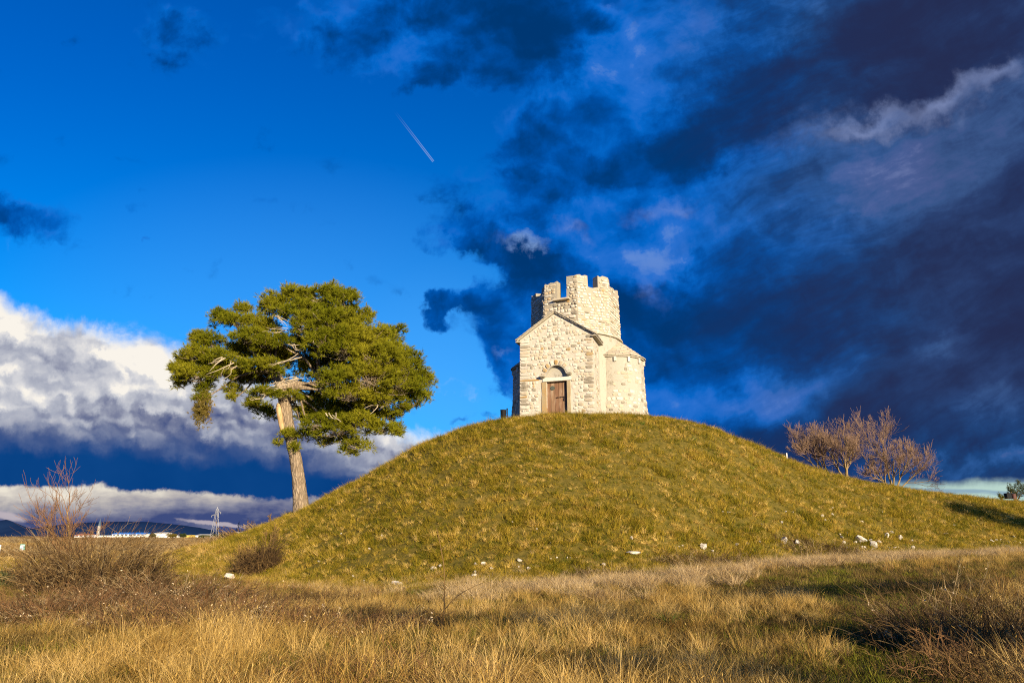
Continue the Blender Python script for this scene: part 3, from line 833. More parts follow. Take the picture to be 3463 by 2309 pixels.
def build_church():
    ch = bpy.data.objects.new('chapel', None); COL.objects.link(ch)
    ch.location = CH0; ch.rotation_euler = (0, 0, -TH)
    tag(ch, 'small pale stone chapel with battlemented round tower on top of the grassy mound', 'chapel')
    Xv, Yv, Zv = Vector((1, 0, 0)), Vector((0, 1, 0)), Vector((0, 0, 1))
    HW, EV, AP = 2.05, 4.42, 5.78
    TC = Vector((0.30, 3.75, 0))                     # centre of the rotunda, in chapel axes
    # ---- gabled front
    dl, dr, dh = -0.56, 0.58, 1.95
    ax_, az_, ar = 0.0, 2.22, 0.55
    arc = [(ax_ + ar * math.cos(t), az_ + ar * 1.12 * math.sin(t)) for t in np.linspace(0, math.pi, 17)]
    outl = [(-HW - .03, -1.2), (-HW, EV), (-0.03, AP), (HW, EV), (HW + .03, -1.2), (dr + .02, -1.2), (dr, az_)] + arc + [(dl, az_), (dl - .02, -1.2)]
    outl = [outl[i] for i in range(len(outl)) if i == 0 or abs(outl[i][0] - outl[i - 1][0]) + abs(outl[i][1] - outl[i - 1][1]) > 0.02]
    bm = bmesh.new(); bm_prism(bm, [(x, 0, z) for x, z in outl], (0, 0.45, 0))
    fw = bm_obj('front_wall', bm, M['mortar'], ch)
    bm = bmesh.new(); bm_box(bm, (HW - 0.2, 1.5, 1.45), (0.4, 2.1, 5.9)); bm_box(bm, (-HW + 0.2, 1.5, 1.45), (0.4, 2.1, 5.9))
    sw = bm_obj('side_wall', bm, M['plaster'], ch)
    bm = bmesh.new(); bm_box(bm, (0, 0.33, 2.55), (1.3, 0.25, 1.3))
    bm_obj('tympanum', bm, M['plaster'], ch)
    # stones of the front, in uneven courses
    z = 0.02; big = False
    while z < AP - 0.15:
        h = random.uniform(0.11, 0.20)
        lim = HW if z + h < EV else HW * (AP - z - h) / (AP - EV) - 0.10
        x = -lim + random.uniform(0, 0.03)
        while x < lim - 0.08:
            quoin = x < -HW + 0.12 or x > HW - 0.55
            w = random.uniform(0.34, 0.6) if quoin and z < EV - .2 else random.uniform(0.10, 0.30)
            if x < -HW + .12 and 1.98 < z < 2.12 and not big: w = 1.05; big = True
            w = min(w, lim - x)
            cx, cz = x + w / 2, z + h / 2
            zz = cz + 0.02 * math.sin(cx * 3.1 + z * 5)
            x += w + random.uniform(0.02, 0.05)
            if w < 0.07: continue
            if cx + w / 2 > dl - 0.30 and cx - w / 2 < dr + 0.22 and cz < 2.28: continue
            if math.hypot(cx - ax_, (cz - az_) / 1.1) < 0.80 + 0.3 * w: continue
            if quoin and z < EV - .2: mk = pick(2.2, 3, 2.4, 0.5); d = 0.032
            elif cz > 3.9: mk = pick(5, 3, 0.6, 0.15); d = 0.026
            else: mk = pick(5, 3.0, 0.7, 0.55); d = 0.028
            if w > 0.9: mk = 'st_ochre'
            if not quoin and random.random() < 0.22: continue
            stone(fw, Vector((cx, -0.004, zz)), Xv, Zv, -Yv, w, h * random.uniform(0.8, 0.97), d * random.uniform(0.6, 1.2), mk)
        z += h + 0.015
    # voussoirs
    for i, t in enumerate(np.linspace(0.13, math.pi - 0.13, 9)):
        c = Vector((ax_ + 0.71 * math.cos(t), -0.01, az_ + 0.71 * 1.06 * math.sin(t)))
        rad = Vector((math.cos(t), 0, math.sin(t))); tan = Vector((-math.sin(t), 0, math.cos(t)))
        mk = ['st_tan', 'st_pale', 'st_tan', 'st_tan', 'st_ochre', 'st_pale', 'st_ochre', 'st_ochre', 'st_tan'][i]
        V, Q, T = PROTO[i]
        me = mesh_np('voussoir', V, [Q, T], M[mk])
        o = link('voussoir', me, ch); m = Matrix((tan * 0.19, rad * 0.27, -Yv * 0.045)).transposed().to_4x4(); m.translation = c; o.matrix_local = m
    # arch lining, lintel, jambs, brackets
    bm = bmesh.new()
    ts = np.linspace(0, math.pi, 15)
    ring = [(ax_ + rr * math.cos(t), az_ + rr * 1.1 * math.sin(t)) for rr, tt in ((0.60, ts), (0.54, ts[::-1])) for t in tt]
    bm_prism(bm, [(x, -0.03, z_) for x, z_ in ring], (0, 0.2, 0)); bm_obj('arch_trim', bm, M['plaster'], ch)
    bm = bmesh.new(); bm_box(bm, (0.02, 0.10, 2.04), (1.58, 0.30, 0.21)); bm_obj('lintel', bm, M['dressed'], ch, bevel=0.012)
    for sx, x0, w in ((-1, dl - 0.135, 0.26), (1, dr + 0.095, 0.19)):
        bm = bmesh.new(); n = 8
        pts = []
        for i in range(n + 1): pts.append((x0 - sx * w / 2, -0.6 + 2.52 * i / n))
        for i in range(n, -1, -1): pts.append((x0 + sx * (w / 2 + random.uniform(-0.03, 0.03)), -0.6 + 2.52 * i / n))
        bm_prism(bm, [(x, -0.035, z_) for x, z_ in pts], (0, 0.3, 0)); bm_obj('door_jamb', bm, M['jamb'], ch)
    for x, zc in ((-0.74, 2.235), (0.72, 2.315)):
        bm = bmesh.new(); bm_box(bm, (x, -0.09, zc), (0.28, 0.34, 0.10)); bm_box(bm, (x, -0.06, zc - 0.075), (0.22, 0.24, 0.05))
        bm_obj('bracket_stone', bm, M['slab'], ch, bevel=0.012)
    # ---- door of planks
    door = bpy.data.objects.new('door', None); COL.objects.link(door); door.parent = ch; door.location = (0, 0.19, 0)
    wood = []
    for i, (ca, cb) in enumerate([((0.22, 0.12, 0.065), (0.14, 0.075, 0.042)), ((0.27, 0.175, 0.10), (0.17, 0.095, 0.052)), ((0.21, 0.115, 0.06), (0.14, 0.07, 0.04))]):
        m, g, out = new_mat('weathered_door_wood')
        p = g.node('ShaderNodeTexCoord').outputs['Object']
        sc = g.vm('MULTIPLY', p, (26, 26, 1.6)); n = g.noise(sc, 1.0, 5, 0.65, 0.4, dim='3D'); n2 = g.noise(g.vm('MULTIPLY', p, (3, 3, 0.9)), 1.0, 3, dim='3D')
        c = g.mix(g.ss(n, 0.3, 0.7), ca, cb); c = g.mix(g.ss(n2, 0.48, 0.68) * 0.6, c, (0.40, 0.31, 0.21))
        principled(g, out, c, 0.75, 0.2, bump=n, bs=0.5, bd=0.006); wood.append(m)
    xs = [dl - .02, -0.36, -0.145, 0.075, 0.29, 0.46, dr + .02]
    for i in range(6):
        bm = bmesh.new(); w = xs[i + 1] - xs[i]
        bm_box(bm, ((xs[i] + xs[i + 1]) / 2, random.uniform(-0.006, 0.006), 0.97), (w - 0.020, 0.05, 1.98)); bm_obj('plank', bm, wood[i % 3], door, bevel=0.004)
    iron = flat_mat('rusty_iron', (0.045, 0.028, 0.02), 0.6, 0.4, 0.4); bronze = flat_mat('green_bronze', (0.10, 0.11, 0.08), 0.6, 0.4, 0.5)
    bm = bmesh.new(); bm_cyl(bm, (-0.27, -0.045, 1.60), (-0.27, -0.02, 1.60), 0.125, 0.125, 20); bm_cyl(bm, (-0.27, -0.06, 1.60), (-0.27, -0.045, 1.60), 0.095, 0.105, 20)
    bm_box(bm, (-0.27, -0.065, 1.60), (0.03, 0.012, 0.12)); bm_obj('medallion', bm, bronze, door)
    bm = bmesh.new(); bm_cyl(bm, (-0.06, -0.055, 1.06), (0.40, -0.055, 1.09), 0.017, 0.017, 8)
    for x in (0.0, 0.18, 0.36): bm_box(bm, (x, -0.045, 1.065 + 0.065 * x), (0.03, 0.05, 0.07))
    bm_obj('bolt', bm, iron, door)
    bm = bmesh.new(); bm_box(bm, (0.395, -0.06, 0.93), (0.085, 0.04, 0.11)); bm_cyl(bm, (0.37, -0.06, 0.98), (0.37, -0.06, 1.08), 0.011, 0.011, 6); bm_cyl(bm, (0.42, -0.06, 0.98), (0.41, -0.06, 1.08), 0.011, 0.011, 6)
    bm_obj('padlock', bm, iron, door)
    bm = bmesh.new(); bm_box(bm, (0, 0.30, 0.95), (1.5, 0.1, 2.3)); bm_obj('door_back', bm, iron, ch)
    # ---- gable roof of stone slabs
    roof = bpy.data.objects.new('gable_roof', None); COL.objects.link(roof); roof.parent = ch
    for sx in (-1, 1):
        p0, p1 = Vector((-0.03, 0, AP + 0.02)), Vector((sx * (HW + 0.14), 0, EV - 0.085))
        dirn = (p1 - p0).normalized(); nor = Vector((-dirn.z * sx, 0, dirn.x * sx)); L = (p1 - p0).length
        bm = bmesh.new(); q = [p0, p1, p1 + nor * 0.07, p0 + nor * 0.07]
        bm_prism(bm, [v + Vector((0, -0.10, 0)) for v in q], (0, 2.35, 0)); bm_obj('roof_bed', bm, M['slab'], roof)
        nt = 10
        for i in range(nt):
            for j in range(4):
                ln, wd = L / nt * 1.22, 0.60
                c = p0 + dirn * (L * (i + 0.5) / nt) + nor * (0.085 + 0.012 * random.random()) + Vector((0, -0.16 + wd * (j + 0.5) - 0.02 * random.random(), 0))
                bm = bmesh.new(); vs = bm_box(bm, (0, 0, 0), (ln, wd - 0.015, 0.045))
                for v in vs: v.co += Vector([random.uniform(-0.012, 0.012) for _ in range(3)])
                rot = Matrix((dirn, Yv, dirn.cross(Yv) * 1)).transposed()
                rot = rot @ Matrix.Rotation(R(-3.4), 3, 'Y') if sx > 0 else rot @ Matrix.Rotation(R(3.4), 3, 'Y') @ Matrix.Rotation(math.pi, 3, 'X')
                m = rot.to_4x4(); m.translation = c
                bm_obj('roof_slab', bm, M['slab'], roof, matrix=m)
        bm = bmesh.new(); bm_box(bm, p1 + Vector((-sx * 0.05, 1.0, -0.05)), (0.26, 2.3, 0.07)); bm_obj('eave_stone', bm, M['slab'], roof, bevel=0.01)
    # ---- drum under the tower
    def ring_wall(bm, c, r0, r1, z0, z1, seg=40, a0=0, a1=2 * math.pi):
        ts = np.linspace(a0, a1, seg + 1)
        lo = [bm.verts.new((c.x + r0 * math.sin(t), c.y - r0 * math.cos(t), z0)) for t in ts]
        hi = [bm.verts.new((c.x + r1 * math.sin(t), c.y - r1 * math.cos(t), z1)) for t in ts]
        for i in range(seg): bm.faces.new((lo[i], lo[i + 1], hi[i + 1], hi[i]))
        return lo, hi
    bm = bmesh.new(); ring_wall(bm, TC, 2.70, 2.66, -1.0, 4.88)
    drum = bm_obj('drum_wall', bm, M['plaster'], ch, smooth=True)
    bm = bmesh.new()
    ring_wall(bm, TC, 2.66, 2.78, 4.86, 4.875, 64); ring_wall(bm, TC, 2.78, 2.79, 4.875, 4.945, 64); ring_wall(bm, TC, 2.79, 2.5, 4.945, 5.02, 64)
    for v in bm.verts: v.co.z += 0.012 * math.sin(v.co.x * 9.1) + 0.01 * math.sin(v.co.y * 13)
    bm_obj('drum_cornice', bm, M['slab'], ch)
    # ---- octagonal battlemented tower
    tow = bpy.data.objects.new('tower', None); COL.objects.link(tow); tow.parent = ch; tow.location = TC; tow.rotation_euler = (0, 0, R(-7))
    RO, TK = 2.66, 0.55
    cor = [(math.sin(R(22.5 + 45 * k)), -math.cos(R(22.5 + 45 * k))) for k in range(8)]
    # tops along each side (t from left corner to right corner, height): side k lies between corner k-1 and corner k; side 0 looks to the front
    tops = {0: [(0, 8.0), (0.03, 8.1), (0.2, 8.15), (0.40, 8.2), (0.41, 6.93), (0.68, 6.93), (0.69, 8.38), (0.85, 8.42), (1, 8.42)],
            1: [(0, 8.42), (0.34, 8.40), (0.35, 7.78), (0.50, 7.74), (0.66, 7.80), (0.67, 8.50), (0.9, 8.5), (1, 8.45)],
            2: [(0, 8.45), (0.12, 8.40), (0.13, 8.0), (0.35, 8.1), (0.6, 8.15), (0.62, 7.7), (0.85, 7.7), (0.86, 8.3), (1, 8.3)],
            3: [(0, 8.3), (0.3, 8.3), (0.31, 7.7), (0.65, 7.7), (0.66, 8.3), (1, 8.3)],
            4: [(0, 8.3), (0.12, 8.25), (0.13, 7.5), (0.9, 7.5), (0.91, 8.3), (1, 8.3)],
            5: [(0, 8.4), (0.15, 8.4), (0.16, 7.55), (0.75, 7.55), (0.76, 8.3), (1, 8.35)],
            6: [(0, 8.35), (0.25, 8.3), (0.26, 7.6), (0.7, 7.6), (0.71, 8.2), (1, 8.05)],
            7: [(0, 8.05), (0.35, 8.0), (0.36, 7.72), (0.62, 7.66), (0.80, 7.72), (0.83, 7.95), (0.97, 8.0), (1, 8.0)]}
    for k in range(8):
        (xa, ya), (xb, yb) = cor[(k - 1) % 8], cor[k]
        A, B = Vector((xa, ya, 0)), Vector((xb, yb, 0))
        side = bpy.data.objects.new('tower_side', None)
        pr = []
        for (t, h), (t2, h2) in zip(tops[k], tops[k][1:] + [(2, 0)]):
            pr.append((t, h + random.uniform(-0.04, 0.04)))
            if t2 <= 1 and t2 - t > 0.08:
                m_ = max(1, int((t2 - t) / 0.07))
                for q_ in range(1, m_): pr.append((t + (t2 - t) * q_ / m_ + random.uniform(-.01, .01), h + (h2 - h) * q_ / m_ + random.uniform(-0.06, 0.05)))
        bm = bmesh.new()
        fo = lambda t, h: (A.lerp(B, t) * (RO * (1 + 0.012 * (7 - h) / 2)) + Vector((0, 0, h)))
        fi = lambda t, h: (A.lerp(B, t) * (RO - TK) + Vector((0, 0, h)))
        ol = [(0, 4.6), (1, 4.6)] + pr[::-1]
        a = [bm.verts.new(fo(*q)) for q in ol]; b = [bm.verts.new(fi(*q)) for q in ol]
        bm.faces.new(a); bm.faces.new(b[::-1]); n = len(a)
        for i in range(n): bm.faces.new((a[i], b[i], b[(i + 1) % n], a[(i + 1) % n]))
        so = bm_obj('tower_wall', bm, M['tower_mortar'], tow)
        if k in (3, 4, 5): continue
        # rubble facing
        au = (B - A).normalized(); an = Vector((au.y, -au.x, 0)); L = (B - A).length * RO
        hmax = lambda t: np.interp(t, [q[0] for q in pr], [q[1] for q in pr])
        z = 4.95
        while z < 8.5:
            h = random.uniform(0.10, 0.20); t = 0.005
            while t < 0.985:
                w = random.uniform(0.10, 0.28) if random.random() < .86 else random.uniform(0.35, 0.5)
                w = min(w, L * (0.995 - t)); tc = t + w / 2 / L
                t += (w + random.uniform(0.02, 0.05)) / L
                if w < 0.07 or random.random() < 0.13: continue
                tp = min(hmax(tc - w / 2 / L), hmax(tc), hmax(tc + w / 2 / L))
                if z + h > tp - 0.01: continue
                c = fo(tc, z + h / 2) + an * -0.004
                low = (6.75 - z) * (k == 0) * (tc > .4) > 0
                mk = pick(2, 3, 2.5, 0.9) if low else pick(4, 3, 0.9, 0.12) if k == 0 else pick(6, 2.2, 0.35, 0.05)
                sd = 0.07 if low else 0.05 if k in (0, 7, 6) else 0.045
                stone(so, c, au, Vector((0, 0, 1)), an, w, h * random.uniform(0.8, 1.0), sd * random.uniform(0.5, 1.2), mk)
            z += h + 0.018
    bm = bmesh.new()
    A, B = Vector((*cor[7], 0)), Vector((*cor[0], 0))
    c = A.lerp(B, 0.55) * (RO - 0.2); au = (B - A).normalized(); an = Vector((au.y, -au.x, 0))
    bm_box(bm, c + Vector((0, 0, 6.98)) + an * 0.08, (1.02, 0.75, 0.10), Matrix((au, -an, Vector((0, 0, 1)))).transposed()); bm_obj('sill_slab', bm, M['st_tan'], tow, bevel=0.015)
    bm = bmesh.new(); bmesh.ops.create_cone(bm, cap_ends=True, segments=8, radius1=2.2, radius2=2.2, depth=0.2, matrix=Matrix.Translation((0, 0, 5.6)) @ Matrix.Rotation(R(22.5), 4, 'Z'))
    bm_obj('tower_floor', bm, M['slab'], tow)
    # ---- side apses and the rear apse
    for nm, deg, z_top, vis in (('right', 90, 3.60, True), ('left', -90, 3.46, True), ('rear', 180, 3.5, False)):
        apse = bpy.data.objects.new('apse', None); COL.objects.link(apse); apse.parent = ch
        dirv = Vector((math.sin(R(deg)), -math.cos(R(deg)), 0)); ac = TC + dirv * (2.22 if deg == 90 else 2.16)
        apse.location = ac
        O = Vector((0, 0, 0)); r0, r1 = 1.96, 1.70
        bm = bmesh.new(); ring_wall(bm, O, r0, r1 + 0.04, -1.2, 1.6, 40); 
        lo, hi = ring_wall(bm, O, r1 + 0.04, r1, 1.6, z_top, 40)
        bmesh.ops.remove_doubles(bm, verts=bm.verts, dist=0.001)
        wall = bm_obj('apse_wall', bm, M['plaster'], apse, smooth=True)
        bm = bmesh.new()
        ring_wall(bm, O, r1 - .02, r1 + 0.09, z_top - 0.01, z_top, 48); ring_wall(bm, O, r1 + 0.09, r1 + 0.10, z_top, z_top + 0.07, 48); ring_wall(bm, O, r1 + 0.10, r1, z_top + 0.07, z_top + 0.075, 48)
        bm_obj('cornice', bm, M['slab'], apse)
        # roof slabs in rings
        rows = 9; rt = r1 + 0.15
        for i in range(rows):
            f0, f1 = i / rows, (i + 1) / rows
            ra, rb = rt * (1 - f0 * 0.86), rt * (1 - f1 * 0.86) - 0.07
            za, zb = z_top + 0.08 + f0 * 1.32, z_top + 0.08 + f1 * 1.32
            cnt = max(8, int(2 * math.pi * ra / 0.42))
            for j in range(cnt):
                t0, t1 = 2 * math.pi * (j + 0.5 * (i % 2)) / cnt, 2 * math.pi * (j + 0.5 * (i % 2) + 0.965) / cnt
                tm = (t0 + t1) / 2
                wp = ac + Vector((math.sin(tm), -math.cos(tm), 0)) * (ra + rb) / 2
                if (wp - TC).length < 2.45 or not vis: continue
                if deg < 0 and wp.y > TC.y + 1.2: continue
                jz = random.uniform(-0.008, 0.012); jr = random.uniform(-0.025, 0.02)
                bm = bmesh.new(); vv = []
                for rr, zz in ((ra + jr, za + jz), (rb, zb + jz)):
                    for tt in (t0, tm, t1): vv.append((rr * math.sin(tt), -rr * math.cos(tt), zz))
                top = [bm.verts.new((x, y, z_ + 0.055)) for x, y, z_ in vv]; bot = [bm.verts.new(q) for q in vv]
                for T_, flip in ((top, 0), (bot, 1)):
                    for a_ in (0, 1): bm.faces.new([T_[a_], T_[a_ + 1], T_[a_ + 4], T_[a_ + 3]][::-1 if flip else 1])
                loop = [0, 1, 2, 5, 4, 3]
                for a_ in range(6): bm.faces.new((top[loop[a_]], bot[loop[a_]], bot[loop[(a_ + 1) % 6]], top[loop[(a_ + 1) % 6]]))
                bm_obj('roof_tile', bm, M['slab'] if random.random() < .6 else M['st_tan'], apse)
        bm = bmesh.new(); ring_wall(bm, O, rt - 0.1, 0.05, z_top + 0.07, z_top + 1.33, 36); bm_obj('roof_core', bm, M['slab'], apse)
        if not vis: continue
        for t in np.arange(-130, 131, 26):
            tt = R(deg + t); p = Vector((math.sin(tt), -math.cos(tt), 0))
            if ((ac + p * r1) - TC).length < 2.72: continue
            bm = bmesh.new(); bm_box(bm, p * (r1 + 0.02) + Vector((0, 0, z_top - 0.15)), (0.15, 0.17, 0.27), Matrix.Rotation(tt, 3, 'Z'))
            bm_obj('corbel', bm, M['dressed'], apse, bevel=0.01)
        z = 0.05
        while z < z_top - 0.45:
            h = random.uniform(0.14, 0.22); t = -125 + random.uniform(0, 5)
            while t < 125:
                rr = np.interp(z, [-1.2, 1.6, z_top], [r0, r1 + 0.04, r1])
                w = random.uniform(0.14, 0.36); tt = R(deg + t + math.degrees(w / 2 / rr)); t += math.degrees((w + random.uniform(0.03, 0.12)) / rr)
                p = Vector((math.sin(tt), -math.cos(tt), 0))
                if ((ac + p * rr) - TC).length < 2.8 or p.y > 0.75: continue
                dens = 0.30 + 0.42 * (1 - z / z_top) if deg > 0 else 0.75
                if random.random() > dens: continue
                mk = pick(4, 2.4, 3.0 if z < 2 else .7, 0.1)
                stone(wall, p * (rr - 0.008) + Vector((0, 0, z + h / 2)), Vector((math.cos(tt), math.sin(tt), 0)), Vector((0, 0, 1)), p, w, h * 0.9, 0.026 * random.uniform(0.6, 1.2), mk)
            z += h + 0.03
    # a few stones showing through the plaster of the right flank
    for k in range(70):
        yy, zz = random.uniform(0.12, 1.35), random.uniform(0.1, 4.2)
        stone(sw, Vector((HW - 0.004, yy, zz)), Yv, Zv, Xv, random.uniform(.12, .34), random.uniform(.1, .18), 0.024, pick(4, 3, 1, .1))
    # white dabs near the ground on the left of the front
    for x in (-1.86, -1.76, -1.66, -1.55):
        V, Q, T = PROTO[int(abs(x) * 100) % 10]; me = mesh_np('stone', V, [Q, T], M['dressed']); o = link('stone', me, fw)
        m = Matrix((Xv * 0.09, Zv * 0.10, -Yv * 0.05)).transposed().to_4x4(); m.translation = (x, -0.01, 0.40 + 0.02 * random.random()); o.matrix_local = m
    # stones hang on their wall; matrices of parented walls are local to it
    flush_stones_local(ch)
    return ch


def flush_stones_local(ch):
    # apse and tower walls sit under an empty: resolve to chapel axes for the joined rest
    bpy.context.view_layer.update()
    inv = ch.matrix_world.inverted()
    rest = []
    STONES.sort(key=lambda s: -s[0])
    for a, parent, m, k, mk in STONES[300:]: rest.append((a, ch, inv @ parent.matrix_world @ m, k, mk))
    STONES[300:] = rest
    flush_stones(ch)


CHAPEL = build_church()

# ------------------------------------------------------------------ wood and leaves
def bark_mat(name, c1, c2, scale=5.0, bump=0.8):
    m, g, out = new_mat(name)
    p = g.node('ShaderNodeTexCoord').outputs['Object']
    q = g.vm('MULTIPLY', p, (1, 1, 0.35))
    n = g.noise(q, scale, 6, 0.7, 0.4, dim='3D'); n2 = g.noise(p, scale * 0.3, 3, dim='3D')
    v = g.node('ShaderNodeTexVoronoi', feature='DISTANCE_TO_EDGE'); g.put(v.inputs['Vector'], q); v.inputs['Scale'].default_value = scale * 1.4
    e = g.ss(X(g, v.outputs[0]), 0.0, 0.22)
    c = g.mix(g.ss(n * 0.7 + n2 * 0.4, 0.35, 0.75), c1, c2)
    c = g.mix((1.0 - e) * 0.45, c, tuple(x * 0.45 for x in c1))
    principled(g, out, c, 0.95, 0.05, bump=e * 0.7 + n, bs=bump, bd=0.06)
    return m


M['pine_bark'] = bark_mat('pine_bark', (0.19, 0.14, 0.088), (0.35, 0.275, 0.19))
M['peeled'] = bark_mat('bare_peeled_wood', (0.42, 0.27, 0.12), (0.55, 0.40, 0.22), 3.0, 0.3)
M['dead_wood'] = flat_mat('bleached_dead_wood', (0.46, 0.38, 0.26), 0.9, 0.1, 0, 0.3)
M['twig'] = flat_mat('grey_brown_twigs', (0.15, 0.092, 0.034), 0.9, 0.1, 0, 0.35, 2.0)
M['dead_leaf'] = flat_mat('pale_dead_leaves', (0.58, 0.46, 0.29), 0.9, 0.1, 0, 0.4, 9.0)
M['twig_dark'] = flat_mat('dark_brown_canes', (0.060, 0.036, 0.016), 0.9, 0.1, 0, 0.35, 2.0)
M['twig_red'] = flat_mat('reddish_twigs', (0.17, 0.090, 0.038), 0.9, 0.1, 0, 0.35, 2.0)
M['twig_pale'] = flat_mat('pale_brown_branches', (0.25, 0.18, 0.088), 0.9, 0.1, 0, 0.3, 2.0)
M['twig_tip'] = flat_mat('purple_brown_twigs', (0.20, 0.128, 0.080), 0.9, 0.1, 0, 0.3, 2.0)
M['needles'] = grass_material('pine_needles', (0.045, 0.062, 0.005), (0.122, 0.140, 0.007), (0.28, 0.255, 0.018), 0.45, 0.30)
M['brown_needles'] = grass_material('dying_needles', (0.07, 0.065, 0.012), (0.15, 0.12, 0.025), (0.26, 0.18, 0.05), 0.9, 0.25)
M['juniper'] = grass_material('juniper_leaves', (0.022, 0.035, 0.010), (0.05, 0.065, 0.022), (0.11, 0.11, 0.045), 0.8, 0.2)


def set_tint(me, t):
    a = me.attributes.new('tint', 'FLOAT', 'POINT'); a.data.foreach_set('value', np.asarray(t, np.float32))


def needle_tufts(pts, axes, rng, n=12, ln=0.2, w=0.011, cone=0.75):
    """a brush of needles at every point; returns verts, tris, tint"""
    k = len(pts)
    d = axes[:, None, :] * 1.0 + rng.normal(0, cone, (k, n, 3)); d /= np.linalg.norm(d, axis=2, keepdims=True)
    L = ln * rng.uniform(0.6, 1.25, (k, n, 1))
    s = np.cross(d, rng.normal(0, 1, (k, n, 3))); s /= np.linalg.norm(s, axis=2, keepdims=True) + 1e-9
    b = pts[:, None] + axes[:, None] * rng.uniform(-0.1, 0.06, (k, n, 1))
    V = np.stack([b - s * w, b + s * w, b + d * L + s * w * 0.35], 2).reshape(-1, 3)
    T = np.arange(k * n * 3).reshape(-1, 3)
    tint = np.repeat(np.clip(rng.normal(0.5, 0.2, k), 0, 1), n * 3)
    return V, T, tint


def curve_pts(pts, k):
    """smooth polyline through control points"""
    pts = np.asarray(pts, float); n = len(pts)
    t = np.linspace(0, n - 1, k); i = np.clip(t.astype(int), 0, n - 2); f = (t - i)[:, None]
    P = lambda j: pts[np.clip(j, 0, n - 1)]
    a, b, c, d = P(i - 1), P(i), P(i + 1), P(i + 2)
    return 0.5 * (2 * b + (c - a) * f + (2 * a - 5 * b + 4 * c - d) * f ** 2 + (3 * b - a - 3 * c + d) * f ** 3)


